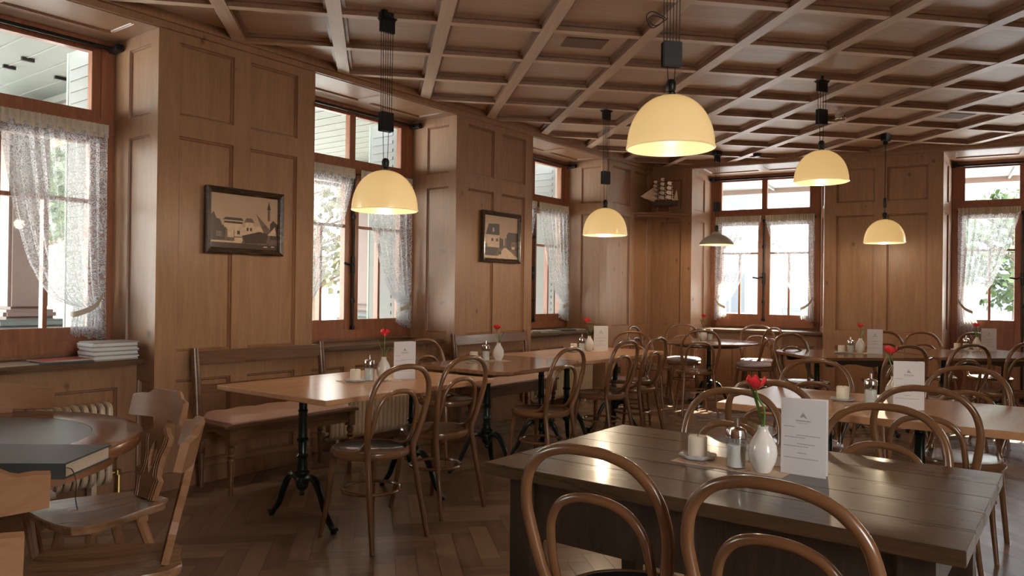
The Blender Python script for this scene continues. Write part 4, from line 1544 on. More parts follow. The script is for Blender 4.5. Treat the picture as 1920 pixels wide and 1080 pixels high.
# ------------------------------------------------------------------ pendant lamps
def mk_shade(root, z_rim, r=.205, h=.25):
    m = MB()
    prof = []
    n = 18
    for k in range(n + 1):
        a = PI / 2 * k / n
        prof.append((r * math.cos(a) ** .92 if k < n else .022, z_rim + h * math.sin(a) ** .96))
    prof[-1] = (.022, z_rim + h)
    inner = [(max(.018, p[0] - .006), p[1] - .004) for p in prof]
    m.lathe([(r + .003, z_rim), (r + .003, z_rim + .006)] + prof, 56, cap0=False, cap1=False)
    m.lathe([(r + .003, z_rim)] + inner, 56, mi=1, cap0=False, cap1=False)
    m.build('shade', ['shade', 'shade_in'], root)
def pendant(label, x, y, rim, weight, cords=6, extra=False, power=9.0, grey=False, ang=.7):
    root = thing('pendant_lamp', label, 'lamp', (x, y, ZC), ang, 'pendant lamps')
    zc = ZC
    m = MB()
    if cords > 1:
        m.box(-.058, .058, -.040, .040, ZB - .01 - zc, 0, bev=.012)
        m.box(-.052, .052, -.012, .012, ZB - .085 - zc, ZB - .005 - zc, bev=.004)
    else:
        m.box(-.06, .06, -.03, .03, ZB - .03 - zc, 0, bev=.006)
        m.lathe([(.02, -.02), (.026, 0), (.02, .02)], 12, c=(0, 0, ZB - .05 - zc))
    m.build('canopy', 'black', root)
    h = .25 if not grey else .16
    top = rim + h
    wz = weight
    if cords > 1:
        m = MB()
        for k in range(cords):
            xx = -.042 + .084 * k / (cords - 1)
            m.tube([(xx, 0, ZB - .08 - zc), (xx * .9, 0, wz + .05 - zc)], .0022, 6)
        for sx in (-1, 1):
            m.tube([(sx * .020, 0, wz - .055 - zc), (sx * .014, 0, top + .065 - zc)], .0022, 6)
        m.build('suspension_cords', 'black_cord', root)
        m = MB()
        m.box(-.046, .046, .004, .022, wz - .062 - zc, wz + .058 - zc, bev=.004)
        m.box(-.046, .046, -.022, -.004, wz - .062 - zc, wz + .058 - zc, bev=.004)
        m.box(-.040, .040, -.005, .005, wz - .055 - zc, wz + .05 - zc)
        m.build('counterweight', 'black', root)
    else:
        m = MB()
        m.tube([(0, 0, ZB - .03 - zc), (0, 0, top + .05 - zc)], .004, 8)
        m.build('suspension_cord', 'black_cord', root)
        m = MB()
        m.lathe([(.014, top + .13), (.016, top + .14), (.016, top + .22), (.014, top + .23)], 12, c=(0, 0, -zc))
        m.build('cord_adjuster', 'black', root)
    if extra:
        m = MB()
        z0 = wz + .17 - zc
        m.tube(catmull([(-.03, 0, z0), (-.09, .01, z0 + .03), (-.125, .0, z0 + .0), (-.10, -.01, z0 - .055), (-.04, 0, z0 - .01), (-.085, .012, z0 + .012), (-.115, .0, z0 - .012), (-.08, 0, z0 - .04), (-.02, 0, z0)], 6), .0026, 6)
        m.build('cord_loop', 'black_cord', root)
    m = MB()
    m.lathe([(.020, top - .005), (.024, top + .01), (.018, top + .018), (.022, top + .024), (.024, top + .055), (.018, top + .072), (.006, top + .078)], 16, c=(0, 0, -zc))
    m.build('lamp_holder', 'black', root)
    if not grey:
        mk_shade(root, rim - zc)
        b = MB()
        b.lathe([(0, -.075), (.022, -.068), (.032, -.045), (.030, -.02), (.016, .01), (.014, .03)], 16, c=(0, 0, rim + .15 - zc))
        b.build('bulb', 'bulb', root)
    else:
        m = MB()
        r = .205
        pr = [(r, rim), (r * .99, rim + .012), (r * .86, rim + .05), (r * .62, rim + .092), (r * .36, rim + .118), (.055, rim + .128), (.052, rim + .145), (.026, rim + .158)]
        m.lathe(pr, 48, c=(0, 0, -zc), cap0=False, cap1=False)
        m.lathe([(a - .004, b - .003) for a, b in pr], 48, mi=1, c=(0, 0, -zc), cap0=False, cap1=False)
        m.build('shade', ['grey_metal', 'shade_in'], root)
        b = MB()
        b.lathe([(0, -.055), (.022, -.05), (.030, -.03), (.026, -.01), (.014, .02)], 16, c=(0, 0, rim + .07 - zc))
        b.build('bulb', 'bulb', root)
    d = bpy.data.lights.new('bulb_light', 'POINT')
    d.energy = power
    d.color = (1.0, .80, .56)
    d.shadow_soft_size = .05
    o = bpy.data.objects.new('bulb_light', d)
    C.objects.link(o)
    o.parent = root
    o.location = (0, 0, rim - .035 - zc)
    return root
LW = 9.0
pendant('lit cream dome pendant hanging between the two framed pictures', -.80, 4.76, 1.795, 2.35, power=LW)
pendant('biggest lit cream dome pendant, upper middle of the photo, with a looped cord', .74, 3.60, 1.985, 2.43, extra=True, power=LW, ang=.15)
pendant('lit cream dome pendant left of the model ship, right of the narrow window', .858, 7.09, 1.835, 2.37, power=LW * 1.6)
pendant('lit cream dome pendant hanging high at the right corner of the back window', 2.43, 6.02, 2.195, 2.71, cords=4, power=LW, ang=.4)
pendant('grey metal conical pendant in front of the left edge of the back window', 2.48, 9.28, 1.90, 2.36, cords=3, grey=True, power=LW * 1.5)
pendant('lit cream dome pendant on a single cord between the back window and the glazed door', 3.98, 8.16, 1.87, 0, cords=1, power=LW)
# ------------------------------------------------------------------ framed pictures
def picture_mat(name, seed, boxes, sky, ground):
    """old sepia town view: sky, dark ground, blocky houses and roofs in the print's own plane (object x,z)"""
    m, nt, b = new_mat(name)
    b.inputs['Roughness'].default_value = .55
    b.inputs['Coat Weight'].default_value = .0
    b.inputs['Base Color'].default_value = sky + (1,)
    return m
MT['print_sky'] = plain('sepia_print_sky', (.42, .285, .19), .35, var=.12, vscale=4)
MT['print_dark'] = plain('sepia_print_dark', (.06, .035, .025), .35, var=.35, vscale=45)
MT['print_mid'] = plain('sepia_print_mid', (.16, .10, .068), .35, var=.45, vscale=60)
MT['print_light'] = plain('sepia_print_light', (.55, .39, .27), .35, var=.25, vscale=50)
MT['pframe'] = wood('dark_picture_frame', (.060, .036, .022), (.025, .014, .010), 'X', 1.2, .25, coat=.4)
def picture(label, s0, s1, z0, z1, scene):
    cs, cz = (s0 + s1) / 2, (z0 + z1) / 2
    t = fr_thing('framed_picture', label, 'picture', cs, .0, cz)
    hx, hz = (s1 - s0) / 2, (z1 - z0) / 2
    fw = .042
    m = MB()
    prof = [(0, .004), (0, .026), (.010, .032), (.022, .024), (.030, .026), (fw, .016), (fw, .006)]
    loops = []
    for d, y in prof:
        loops.append([m.bm.verts.new((x, y, z)) for x, z in ((-hx + d, -hz + d), (hx - d, -hz + d), (hx - d, hz - d), (-hx + d, hz - d))])
    for A, B in zip(loops, loops[1:]):
        for k in range(4):
            m.bm.faces.new((A[k], A[(k + 1) % 4], B[(k + 1) % 4], B[k]))
    m.build('frame', 'pframe', t)
    m = MB()
    ix, iz = hx - fw, hz - fw
    def q(x0, x1, za, zb, mi, y):
        m.face([(x0, y, za), (x1, y, za), (x1, y, zb), (x0, y, zb)], mi)
    q(-ix, ix, -iz, iz, 0, .008)
    # scene coordinates: u 0..1 left to right as seen, v 0..1 bottom to top; seen-left = +x
    def P(u, v, y): return (ix - 2 * ix * u, y, -iz + 2 * iz * v)
    yk = .0085
    for poly, mi in scene:
        m.face([P(u, v, yk) for u, v in poly], mi)
        yk += .00004
    m.build('print', ['print_sky', 'print_dark', 'print_mid', 'print_light'], t)
def R_(u0, u1, v0, v1, mi): return ([(u0, v0), (u1, v0), (u1, v1), (u0, v1)], mi)
sc1 = [([(0, 0), (1, 0), (1, .30), (.8, .34), (.55, .30), (.3, .34), (0, .38)], 2), ([(0, .1), (0, .58), (.04, .66), (.08, .54), (.13, .52), (.16, .42), (.22, .40), (.2, .15)], 1),
       R_(.19, .46, .38, .52, 3), R_(.19, .46, .46, .50, 1), ([(.17, .52), (.48, .52), (.44, .57), (.21, .57)], 1), R_(.24, .33, .20, .38, 3), R_(.34, .52, .22, .40, 3), R_(.38, .42, .26, .33, 1),
       R_(.50, .62, .26, .50, 3), ([(.48, .50), (.64, .50), (.60, .58), (.52, .58)], 2), R_(.52, .55, .34, .40, 1), R_(.57, .60, .34, .40, 1), R_(.62, .80, .26, .44, 3),
       ([(.66, .68), (.92, .34), (.80, .28), (.74, .44)], 2), ([(.45, .24), (.72, .34), (.86, .30), (.82, .12), (.5, .10)], 1), R_(.84, .88, .56, .78, 2), ([(.83, .78), (.89, .78), (.86, .94)], 1),
       ([(.88, .2), (.88, .5), (.93, .58), (1, .5), (1, .2)], 1), ([(.84, .28), (.98, .28), (.96, .46)], 3), R_(.0, .45, .10, .13, 3), R_(0, 1, .0, .09, 1), R_(.78, .84, .04, .06, 3), R_(.9, .95, .05, .07, 3),
       R_(.34, .46, .13, .20, 3), R_(.08, .16, .20, .30, 2)]
sc2 = [([(0, 0), (1, 0), (1, .30), (0, .34)], 2), R_(.0, .05, .40, .80, 3), ([(.04, .55), (.44, .55), (.44, .80), (.40, .82), (.12, .80)], 1), R_(.08, .44, .26, .55, 3), R_(.20, .26, .40, .47, 1), R_(.34, .40, .40, .47, 1), R_(.24, .28, .62, .72, 3),
       ([(.44, .24), (.44, .50), (.56, .46), (.56, .24)], 1), ([(.66, .22), (.66, .58), (.72, .64), (1, .64), (1, .22)], 1), R_(.80, 1.0, .28, .42, 2), R_(.82, .92, .24, .30, 3), ([(.40, .06), (.96, .06), (.66, .26), (.58, .26)], 3), ([(0, .06), (.3, .06), (.42, .24), (0, .26)], 1), R_(0, 1, 0, .06, 3), R_(.60, .66, .28, .50, 2), R_(.40, .50, .10, .16, 1)]
picture('wide dark-framed sepia town view on the nearest wall pier', 5.92, 6.532, 1.533, 1.984, sc1)
picture('squarer dark-framed sepia street view on the second wall pier', 3.0, 3.623, 1.585, 2.090, sc2)

# ------------------------------------------------------------------ radiators
def radiator(label, fr, s0, s1, off, z0, z1, z_axis=None):
    sx = fr.sx
    c = (s0 + s1) / 2
    base = fr.o + (Matrix.Rotation(fr.ang, 3, 'Z') @ V3(sx * c, off, 0))
    t = thing('radiator', label, 'radiator', tuple(base), fr.ang)
    n = int((s1 - s0) / .047)
    for k in range(n):
        x = (-(s1 - s0) / 2 + .0235 + k * .047)
        m = MB()
        pts = [(x, 0.045, z0 + .03), (x, .05, z0 + .1), (x, .05, z1 - .06), (x, .035, z1 - .01), (x, .0, z1), (x, -.035, z1 - .01), (x, -.05, z1 - .06), (x, -.05, z0 + .1), (x, -.045, z0 + .03), (x, 0, z0)]
        m.tube(catmull(pts, 3, True), .0185, 8, closed=True, flat=1.0)
        m.build('column', 'radiator', t)
    m = MB()
    for zz in (z0 + .05, z1 - .05):
        m.tube([(-(s1 - s0) / 2, 0, zz), ((s1 - s0) / 2, 0, zz)], .016, 10)
    for sx2 in (-1, 1):
        m.box(sx2 * (s1 - s0) * .4 - .015, sx2 * (s1 - s0) * .4 + .015, -.03, .03, 0, z0 + .03)
    m.build('header_pipe', 'radiator', t)
    m = MB()
    xx = (s1 - s0) / 2
    m.tube([(-xx - .01, 0, z0 + .05), (-xx - .06, 0, z0 + .05), (-xx - .06, 0, 0)], .009, 8)
    m.lathe([(0, -.02), (.018, -.016), (.02, .016), (0, .02)], 12, c=(-xx - .05, .0, z0 + .05))
    m.build('valve', 'brass', t)
radiator('cream column radiator under the first window, behind the round table', FL, 7.08, 8.10, -.10, .10, .575)
radiator('cream column radiator under the second window, behind the pale pedestal table', FL, 4.33, 5.42, -.10, .10, .60)
radiator('cream column radiator under the third window, behind the far left tables', FL, 1.42, 2.55, -.10, .10, .60)

# ------------------------------------------------------------------ magazines on the sills
def mag(label, s, off, z, w, d, h, rot, mat, group, cover=None):
    m = MB()
    m.box(-w / 2, w / 2, -d / 2, d / 2, 0, h, bev=min(.003, h / 3))
    if cover:
        m.box(-w / 2 + .01, w / 2 - .01, -d / 2 + .01, d / 2 - .01, h, h + .0006, mi=1)
    o = m.build('magazine', [mat, cover or mat], None, tuple(Lp(s, off, z)), AL + rot)
    tag(o, label, 'magazine', group)
zz = .8405
ORD = ['topmost', 'second', 'third', 'fourth', 'fifth', 'sixth', 'seventh', 'eighth', 'ninth', 'tenth', 'eleventh', 'twelfth', 'lowest']
z_ = zz
r3 = random.Random(5)
for k in range(13):
    h = .0085
    mag(ORD[12 - k] + ' magazine from the top of the tall pile on the first window sill', 7.03 + r3.uniform(-.006, .006), -.24 + r3.uniform(-.006, .006), z_, .21, .28, h - .0006, PI / 2 + r3.uniform(-.03, .03), 'paper' if k % 3 else 'greypaper', 'magazines in the tall pile on the sill')
    z_ += h + .0004
mag('red-covered magazine lying open-faced beside the tall pile on the first window sill', 7.31, -.24, zz + .0122, .29, .21, .006, .1, 'pages', 'loose magazines', 'redpaper')
mag('dark green magazine under the red-covered one on the first window sill', 7.31, -.22, zz, .29, .22, .0115, -.1, 'bookcover', 'loose magazines', 'greenpaper')
mag('thin grey brochure half under the red magazine, left of it on the first window sill', 7.60, -.235, zz, .26, .20, .007, .1, 'pages', 'loose magazines', 'greypaper')
mag('grey-green leaflet farthest left on the first window sill, cut by the photo edge', 7.88, -.22, zz, .27, .20, .009, -.05, 'pages', 'loose magazines', 'greenpaper')
SK = [(2.55, -.27, .22, .16, .03, 'pages', 'greypaper', 'cream leaflet at the left end of the third window sill'),
      (2.30, -.24, .24, .17, .022, 'greypaper', 'paper', 'white pamphlet second from the left on the third window sill'),
      (2.02, -.27, .25, .17, .016, 'greenpaper', 'paper', 'green-edged pamphlet in the middle of the third window sill'),
      (1.74, -.25, .24, .17, .02, 'bookcover', 'greypaper', 'dark booklet right of the middle on the third window sill'),
      (1.46, -.27, .22, .16, .012, 'greypaper', 'paper', 'thin white leaflet at the right end of the third window sill')]
for s, o_, w, d, h, a, b, lab in SK:
    mag(lab, s, o_, zz, w, d, h, rnd.uniform(-.3, .3), a, 'papers on the third sill', b)

# ------------------------------------------------------------------ ship on a corner shelf
t = thing('corner_shelf', 'small triangular wooden shelf in the far corner carrying the model ship', 'shelf', tuple(C0 + Vector((0, 0, 2.325))), 0)
m = MB()
pa, pb = LD * .52, BD * .50
poly = [(0, 0), (pa.x, pa.y), (pa.x * .93 + pb.x * .22, pa.y * .93 + pb.y * .22), (pb.x * .93 + pa.x * .22, pb.y * .93 + pa.y * .22), (pb.x, pb.y)]
m.prism(poly, 0, .022)
m.build('shelf_board', 'rustic', t)
m = MB()
m.prism([(.02 * (pa.x + pb.x), .02 * (pa.y + pb.y)), (pa.x * .8, pa.y * .8), (pa.x * .6 + pb.x * .3, pa.y * .6 + pb.y * .3), (pb.x * .6 + pa.x * .3, pb.y * .6 + pa.y * .3), (pb.x * .8, pb.y * .8)], -.025, 0)
m.build('bracket', 'rustic', t)
MT['sail'] = plain('aged_sail_cloth', (.75, .60, .46), .85, var=.1)
MT['hull'] = plain('dark_ship_hull', (.06, .04, .03), .5, var=.3, vscale=30)
MT['hull_red'] = plain('red_ship_waterline', (.20, .06, .05), .5)
sp = C0 + (LD + BD) * .31 + Vector((0, 0, 2.348))
ship = thing('model_ship', 'three-masted model sailing ship with cream sails on the corner shelf', 'ship model', tuple(sp), math.radians(-12))
ship.scale = (1.05, 1.05, 1.22)
# bow points to -x
m = MB()
sec = []
for i in range(13):
    u = i / 12
    x = -.19 + .36 * u
    w = .036 * math.sin(PI * min(1, .12 + u * .80)) ** .7
    keel = .045 + .02 * (abs(u - .5) * 2) ** 3 + (.03 * max(0, .15 - u) / .15)
    deck = .105 + .020 * (abs(u - .45) * 2) ** 2
    sec.append([m.bm.verts.new(p) for p in ((x, 0, keel), (x, w * .55, keel + .012), (x, w, keel + .03), (x, w * .95, deck), (x, -w * .95, deck), (x, -w, keel + .03), (x, -w * .55, keel + .012))])
for A, B in zip(sec, sec[1:]):
    for k in range(7):
        f = m.bm.faces.new((A[k], A[(k + 1) % 7], B[(k + 1) % 7], B[k]))
        f.material_index = 1 if k in (0, 6) else 0
m.bm.faces.new(sec[0]); m.bm.faces.new(sec[-1][::-1])
m.build('hull', ['hull', 'hull_red'], ship)
m = MB()
for x in (-.07, .07):
    m.box(x - .006, x + .006, -.03, .03, 0, .055)
m.box(-.11, .11, -.035, .035, 0, .008)
m.build('cradle', 'rustic', ship)
for x, h in ((-.075, .36), (.01, .39), (.095, .35)):
    mm = MB()
    mm.tube([(x, 0, .10), (x, 0, h)], [.004, .0018], 8)
    nn = 5 if h > .35 else 4
    for k in range(nn):
        zc = .145 + k * (h - .15) / nn
        mm.tube([(x - .01, -.05 * (1 - k * .14), zc + (h - .15) / nn * .92), (x - .01, .05 * (1 - k * .14), zc + (h - .15) / nn * .92)], .0018, 6)
    ms = mm.build('mast', 'hull', ship)
    for k in range(nn):
        hh_ = (h - .15) / nn * .80
        zc = .140 + k * (h - .15) / nn
        wy = .072 * (1 - k * .13)
        sl = MB()
        rows = []
        for i in range(5):
            v = i / 4
            rows.append([sl.bm.verts.new((x - .012 - .016 * math.sin(PI * v) - .010 * math.cos(PI * u_ / 2), wy * u_ * (1 - .12 * v), zc + hh_ * v)) for u_ in (-1, -.5, 0, .5, 1)])
        for A, B in zip(rows, rows[1:]):
            for j in range(4):
                sl.bm.faces.new((A[j], A[j + 1], B[j + 1], B[j])).smooth = True
        # slant yards so that the sails show their breadth
        for v in sl.bm.verts:
            y0 = v.co.y
            v.co.x += y0 * .62
        sl.build('sail', 'sail', ms)
for nm_, tri_ in (('jib_sail', ((-.285, 0, .175), (-.10, 0, .285), (-.115, 0, .115))), ('jib_sail', ((-.25, .006, .155), (-.13, .006, .27), (-.10, .006, .13))), ('spanker_sail', ((.115, 0, .13), (.175, 0, .13), (.155, 0, .24)))):
    sl = MB()
    sl.face(tri_)
    sl.build(nm_, 'sail', ship)
m = MB()
m.tube([(-.18, 0, .125), (-.29, 0, .172)], .003, 8)
m.build('bowsprit', 'hull', ship)

# ------------------------------------------------------------------ small fittings
t = fr_thing('wall_socket', 'dark wall socket low on the pier left of the far corner', 'socket', .855, .0, .285)
m = MB()
m.box(-.035, .035, 0, .010, 0, .085, bev=.003)
m.build('plate', 'socket', t)
m = MB()
for dx in (-.012, .012):
    m.lathe([(.004, 0), (.004, .002)], 8, c=(dx, .010, .05))
m.build('contact', 'brass', t)
for lab, x, y in (('smoke detector between the grey lamp and the high lit lamp on the ceiling', 2.923, 9.141),):
    m = MB()
    m.lathe([(.05, 0), (.05, -.02), (.035, -.038), (0, -.040)], 24)
    tag(m.build('smoke_detector', 'black', None, (x, y, ZB), 0), lab, 'smoke detector')
t = thing('spotlight', 'small unlit ceiling spotlight beside the cord of the high lit lamp', 'spotlight', (3.02, 7.1, ZC), .6)
m = MB()
m.lathe([(0, 0), (.04, 0), (.04, -.02), (0, -.022)], 20)
m.build('base', 'white_china', t)
m = MB()
m.lathe([(.025, .0), (.042, -.02), (.052, -.07), (.050, -.075), (0, -.070)], 20, c=(.03, 0, -.03))
m.build('head', 'chrome', t)
for lab, px, py in (('brown rectangular vent grille in a ceiling coffer left of the biggest lamp', .47, 5.55), ('brown rectangular vent grille in a ceiling coffer at the upper right', 4.395, 7.51)):
    m = MB()
    lx, ly = to_loc(Vector((px, py, 0)))
    ci = math.floor((lx - xo) / ax) + .5
    cj = math.floor((ly - yo) / bx) + .5
    cxl, cyl = xo + ci * ax, yo + cj * bx
    w = ex * cxl + ey * cyl
    m.box(-.15, .15, -.10, .10, -.004, 0)
    m.box(-.14, .14, -.09, .09, -.0055, -.004, mi=1)
    o = m.build('ceiling_vent', ['vent', 'vent'], None, (w.x, w.y, ZC), th)
    tag(o, lab, 'vent')
# ------------------------------------------------------------------ outside
MT['asphalt'] = plain('pale_dry_road', (.52, .51, .49), .9, var=.08, vscale=2)
MT['porch'] = plain('pale_green_grey_boards', (.115, .125, .105), .6, var=.03, vscale=3)
MT['porch_line'] = plain('pale_board_edge', (.17, .175, .155), .6)
MT['yellow'] = plain('yellow_trim_paint', (.45, .30, .06), .5)
MT['stucco'] = plain('off_white_render', (.17, .175, .19), .85, var=.03, vscale=3)
MT['stucco2'] = plain('warm_grey_render', (.20, .165, .15), .85, var=.05, vscale=3)
MT['colstone'] = plain('painted_brown_column', (.11, .075, .065), .6, var=.1)
MT['plinth'] = plain('grey_green_plinth', (.075, .085, .08), .7, var=.06)
MT['extglass'] = plain('dark_house_window', (.03, .038, .05), .25, var=.2, vscale=4)
MT['roofslate'] = plain('slate_roof', (.22, .22, .24), .7, var=.15)
MT['leaf'] = plain('tree_leaves', (.055, .085, .025), .6, var=.6, vscale=3)
MT['leaf2'] = plain('dark_conifer_green', (.025, .045, .02), .7, var=.4, vscale=3)
MT['leaf3'] = plain('autumn_olive_leaves', (.09, .085, .035), .6, var=.45, vscale=3)
MT['bark'] = plain('bark', (.12, .085, .06), .9, var=.3)
MT['carpaint'] = plain('white_car_paint', (.75, .77, .80), .2, coat=.6)
MT['tyre'] = plain('tyre_rubber', (.02, .02, .02), .8)
MT['fabric_w'] = plain('white_awning_cloth', (.22, .22, .225), .8, var=.02)
MT['green_paint'] = plain('green_shutter_edge', (.20, .24, .20), .5)
MT['shut'] = plain('pale_grey_shutter_paint', (.16, .165, .155), .6, var=.03)

m = MB()
m.face([(-60, -30, -.35), (60, -30, -.35), (60, 90, -.35), (-60, 90, -.35)])
tag(m.build('ground', 'asphalt'), kind='structure')

# porch along the left side: boarded ceiling on cross beams
t = fr_thing('porch_roof', 'pale green boarded porch ceiling seen through the upper panes of the left windows', 'porch roof', 4.5, -.80, 3.28)
m = MB()
m.box(-6.5, 6.5, -4.3, 0, 0, .06)
m.build('ceiling_boards', 'porch', t)
m = MB()
for k in range(52):
    x = -6.4 + k * .25
    m.box(x, x + .014, -4.3, 0, -.006, .001)
m.build('board_joint', 'porch_line', t)
for s in (5.72, .95, 9.6):
    m = MB()
    x = s - 4.5
    m.box(x - .10, x + .10, -4.3, 0, -.36, 0)
    bmn = m.build('cross_beam', 'stucco2', t)
    m = MB()
    m.box(x + .10, x + .16, -4.3, 0, -.07, 0)
    m.build('beam_moulding', 'porch_line', bmn)
    m = MB()
    m.box(x - .105, x + .105, -4.3, 0, -.42, -.36)
    m.build('painted_edge', 'yellow', bmn)
m = MB()
m.box(-6.5, 6.5, -4.5, -4.3, -.30, .10)
m.build('fascia', 'stucco2', t)
m = MB()
for s in (5.72 + .45, 6.6, 7.05, 7.5):
    for o_ in (-1.9, -2.3):
        m.box(s - 4.5 - .05, s - 4.5 + .05, o_, o_ + .03, -.03, 0)
m.build('board_clip', 'black', t)

def column(label, s, off):
    t = fr_thing('porch_column', label, 'column', s, off, -.35)
    m = MB()
    m.box(-.38, .38, -.38, .38, 0, 1.22, bev=.02)
    m.box(-.33, .33, -.33, .33, 1.22, 1.30, bev=.02)
    m.build('plinth', 'plinth', t)
    m = MB()
    m.box(-.25, .25, -.25, .25, 1.30, 1.40, bev=.03)
    m.box(-.19, .19, -.19, .19, 1.40, 3.30, bev=.03)
    m.box(-.25, .25, -.25, .25, 3.30, 3.40, bev=.02)
    m.build('shaft', 'colstone', t)
column('brown square porch column on a grey plinth seen through the first window', 6.02, -4.3)
column('second porch column along the same edge, seen through the second window curtain', 1.1, -4.3)

for (w0, lab) in ((6.858, 'first'), (3.998, 'second'), (1.19, 'third')):
    t = fr_thing('shutter', 'open pale grey shutter outside the right edge of the %s window' % lab, 'shutter', w0 + .06, -.72, .9)
    m = MB()
    m.box(-.018, .018, -.36, 0, 0, 2.05)
    for k in range(24):
        z = .08 + k * .08
        m.box(.018, .026, -.32, -.04, z, z + .03)
    m.build('shutter_leaf', 'shut', t)
    m = MB()
    m.box(-.022, .022, -.385, -.36, 0, 2.05)
    m.build('edge_strip', 'green_paint', t)

def tree(label, x, y, h, r, mat, seed, cone=False, n=900):
    t = thing('tree', label, 'tree', (x, y, -.35), 0, 'trees outside')
    r2 = random.Random(seed)
    m = MB()
    m.tube(catmull([(0, 0, 0), (.05, .03, h * .3), (-.05, .02, h * .6), (0, 0, h * .95)], 4), [.16 - .13 * i / 12 for i in range(13)], 8)
    for k in range(12):
        a, z = r2.uniform(0, 6.28), r2.uniform(.3, .8) * h
        q = r * (.7 if not cone else (1 - z / h))
        m.tube(catmull([(0, 0, z), (math.cos(a) * q * .5, math.sin(a) * q * .5, z + .25), (math.cos(a) * q, math.sin(a) * q, z + .5)], 3), .03, 5)
    m.build('trunk', 'bark', t)
    m = MB()
    for k in range(n):
        if cone:
            z = r2.uniform(.12, 1) * h
            q = r * (1.05 - z / h) * r2.uniform(.3, 1)
        else:
            ph = math.acos(r2.uniform(-1, 1))
            q0 = r2.uniform(.55, 1) ** .5
            z = h * .66 + r * .95 * math.cos(ph) * q0
            q = r * math.sin(ph) * q0
        a = r2.uniform(0, 6.28)
        c = Vector((q * math.cos(a), q * math.sin(a), z))
        s_ = r2.uniform(.10, .24)
        for j in range(3):
            d = Vector((r2.uniform(-1, 1), r2.uniform(-1, 1), r2.uniform(-1, 1))).normalized()
            e_ = d.orthogonal().normalized() * s_ * .5
            cc = c + d * s_ * .6
            f2 = d * s_ * .5
            m.face([cc - f2, cc + e_, cc + f2, cc - e_])
    o = m.build('foliage', mat, t, recalc=False)
    return t
def at(W, s, off): 
    p = W(s, off); return p.x, p.y
x, y = at(Lp, -1.5, -9); tree('olive-leaved tree beyond the road seen between the curtains of the second window', x, y, 5.2, 2.0, 'leaf3', 1)
x, y = at(Lp, 5.0, -10); tree('green tree behind the left half of the first window curtain', x, y, 6.0, 2.3, 'leaf', 2)
x, y = at(Lp, .2, -14); tree('dark bushy tree seen through the first window curtain beside the porch column', x, y, 6.0, 1.8, 'leaf2', 3)
x, y = at(Lp, -4.5, -17); tree('tall tree far beyond the second window', x, y, 7.0, 2.6, 'leaf', 4)
x, y = at(Bp, 1.2, -12); tree('light green tree beyond the glazed door, visible in its upper pane', x + 4.6, y, 4.5, 1.7, 'leaf', 5)
x, y = at(Bp, 6.2, -11); tree('dark tree right of the light green one beyond the glazed door', x + 5.0, y, 4.6, 1.6, 'leaf2', 6)

def house(label, c, ang, w, d, h, nw, nf, wallm='stucco', roof=True):
    t = thing('house', label, 'house', (c[0], c[1], -.35), ang, 'houses outside')
    m = MB()
    m.box(-w / 2, w / 2, -d, 0, 0, h)
    m.build('wall', wallm, t)
    for i in range(nw):
        for j in range(nf):
            x = -w / 2 + w * (i + .5) / nw
            z = 1.0 + j * 2.7
            m = MB()
            m.box(x - .62, x + .62, 0, .05, z - .08, z + 1.48)
            m.box(x - .72, x + .72, 0, .12, z - .16, z - .08)
            f = m.build('window_frame', 'shut', t)
            m = MB()
            m.box(x - .50, x - .03, .05, .056, z + .02, z + 1.38)
            m.box(x + .03, x + .50, .05, .056, z + .02, z + 1.38)
            m.build('pane', 'extglass', f)
    if roof:
        m = MB()
        m.prism([(-d - .4, h), (.5, h), (-d / 2, h + d * .38)], -w / 2 - .4, w / 2 + .4, axis='X')
        m.build('roof', 'roofslate', t)
    return t
p = Bp(3.5, -17)
house('white rendered building filling the back window and glazed door view', (p.x, p.y), AB, 16, 8, 6.4, 5, 2)
p = Lp(-12, -13)
house('pale house across the road seen through the second window', (p.x, p.y), AL - .9, 10, 6, 6.0, 4, 2)
p = Lp(6.0, -22)
house('grey-beige house beyond the trees seen through the first window', (p.x, p.y), AL, 16, 8, 6.0, 5, 2, 'stucco2')
# white car parked across the road
x, y = at(Lp, -5.2, -10.5)
t = thing('car', 'white parked car seen low through the second window', 'car', (x, y, -.35), AL + .25)
prof = [(-2.1, .35), (-2.15, .75), (-1.9, .95), (-1.3, 1.0), (-.7, 1.42), (.8, 1.45), (1.5, 1.0), (2.05, .85), (2.15, .4)]
m = MB(); m.prism(prof, -.85, .85, axis='Y'); m.build('body', 'carpaint', t)
m = MB()
for sy in (-.857, .857):
    m.face([(-1.15, sy, 1.0), (-.65, sy, 1.36), (.05, sy, 1.38), (.05, sy, 1.0)])
    m.face([(.12, sy, 1.0), (.12, sy, 1.38), (.75, sy, 1.38), (1.3, sy, 1.0)])
m.build('side_glass', 'extglass', t)
for sx in (-1.3, 1.35):
    for sy in (-.80, .80):
        m = MB()
        m.tube([(sx, sy - .1, .33), (sx, sy + .1, .33)], .33, 18)
        m.build('wheel', 'tyre', t)

# white awning over the back terrace
p = Bp(3.2, -1.15, 2.98)
t = thing('awning', 'white awning under the eaves outside the back window and the glazed door', 'awning', tuple(p), AB)
m = MB()
m.box(-4.8, 4.8, -2.2, 0, .10, .14)
m.build('canopy_cloth', 'fabric_w', t)
m = MB()
m.box(-4.8, 4.8, -2.26, -2.2, .02, .16)
m.build('front_bar', 'stucco2', t)
m = MB()
for k in range(9):
    xx = -4.4 + k * 1.1
    m.box(xx, xx + .03, -2.2, 0, .06, .10)
m.build('awning_arm', 'shut', t)
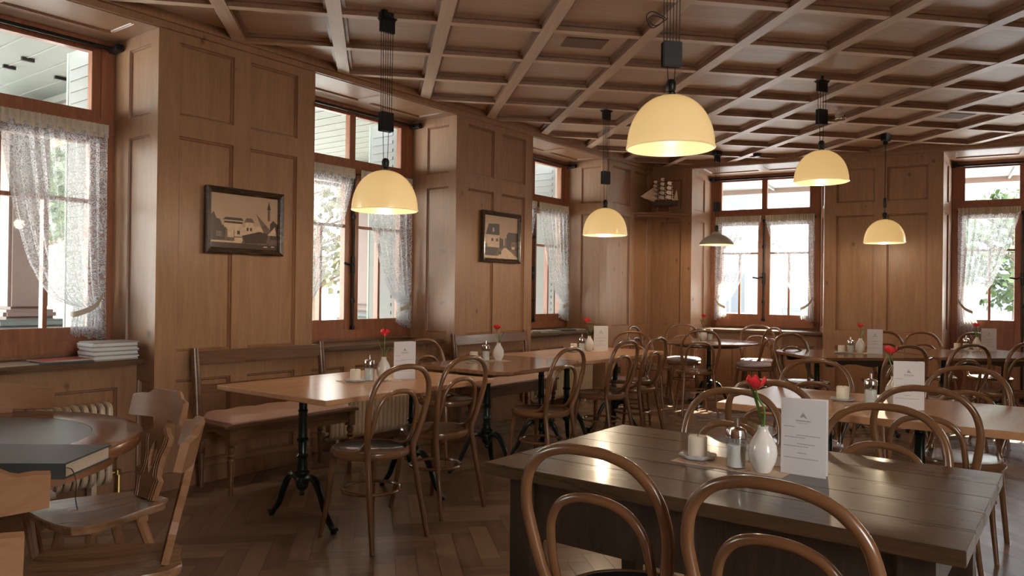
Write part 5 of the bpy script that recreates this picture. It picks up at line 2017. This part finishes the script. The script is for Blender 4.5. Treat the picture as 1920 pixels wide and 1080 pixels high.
# patio umbrella with wooden ribs outside the back window
p = Bp(-.1, -4.3)
t = thing('patio_umbrella', 'closed-in white patio umbrella with brown wooden pole outside the back window', 'umbrella', (p.x, p.y, -.35))
m = MB()
m.tube([(0, 0, 0), (0, 0, 3.3)], .035, 10)
m.build('pole', 'colstone', t)
m = MB()
m.lathe([(1.35, 2.55), (1.30, 2.60), (.7, 3.0), (.05, 3.32)], 8, cap0=False, cap1=False, smooth=False)
m.build('canopy', 'fabric_w', t)
for k in range(8):
    a = 2 * PI * k / 8
    m = MB()
    m.tube([(.03 * math.cos(a), .03 * math.sin(a), 2.5), (.75 * math.cos(a), .75 * math.sin(a), 2.93)], .016, 6)
    m.build('rib', 'colstone', t)
# garage-like grey-blue shutter box on the terrace
p = Bp(1.35, -9.0)
t = thing('bin_store', 'grey-blue low cabinet outside, seen at the foot of the back window', 'cabinet', (p.x - .3, p.y, -.35), AB)
m = MB()
m.box(-.9, .9, -.6, 0, 0, 1.35, bev=.02)
m.build('cabinet_body', 'plinth', t)
m = MB()
m.box(-.82, -.02, 0, .015, .12, 1.25)
m.box(.02, .82, 0, .015, .12, 1.25)
m.build('door', 'shut', t)
# string of little bulbs
p0, p1 = Bp(.2, -3.3, 2.72), Bp(5.2, -3.3, 2.74)
t = thing('string_lights', 'string of small white bulbs hanging outside the back window and glazed door', 'string lights', tuple((p0 + p1) / 2))
c = (p0 + p1) / 2
m = MB()
pts = []
for k in range(41):
    u = k / 40
    q = p0.lerp(p1, u) - c
    q.z -= .10 * abs(math.sin(u * PI * 3))
    pts.append(q)
m.tube(pts, .004, 5)
m.build('wire', 'black_cord', t)
for k in range(2, 40, 3):
    m = MB()
    m.lathe([(0, -.06), (.022, -.045), (.026, -.03), (.012, 0)], 10, c=tuple(pts[k]))
    m.build('bulb', 'fabric_w', t)

# ------------------------------------------------------------------ move every root to the foot of its own geometry
bpy.context.view_layer.update()
DONE = set()
for root in [o for o in C.objects if o.parent is None and o.type in ('EMPTY', 'MESH')]:
    nm = root.name.split('.')[0]
    if not (nm == 'curtain' or nm.startswith('window_')):
        continue
    kids = [c for c in root.children_recursive if c.type == 'MESH']
    lo = Vector((1e9,) * 3); hi = Vector((-1e9,) * 3)
    for k in kids:
        for v in k.data.vertices:
            for i in range(3):
                lo[i] = min(lo[i], v.co[i]); hi[i] = max(hi[i], v.co[i])
    b = Vector(((lo.x + hi.x) / 2, (lo.y + hi.y) / 2, lo.z))
    for k in kids:
        k.data.transform(Matrix.Translation(-b))
    root.location = Vector(root.location) + Matrix.Rotation(root.rotation_euler[2], 3, 'Z') @ b
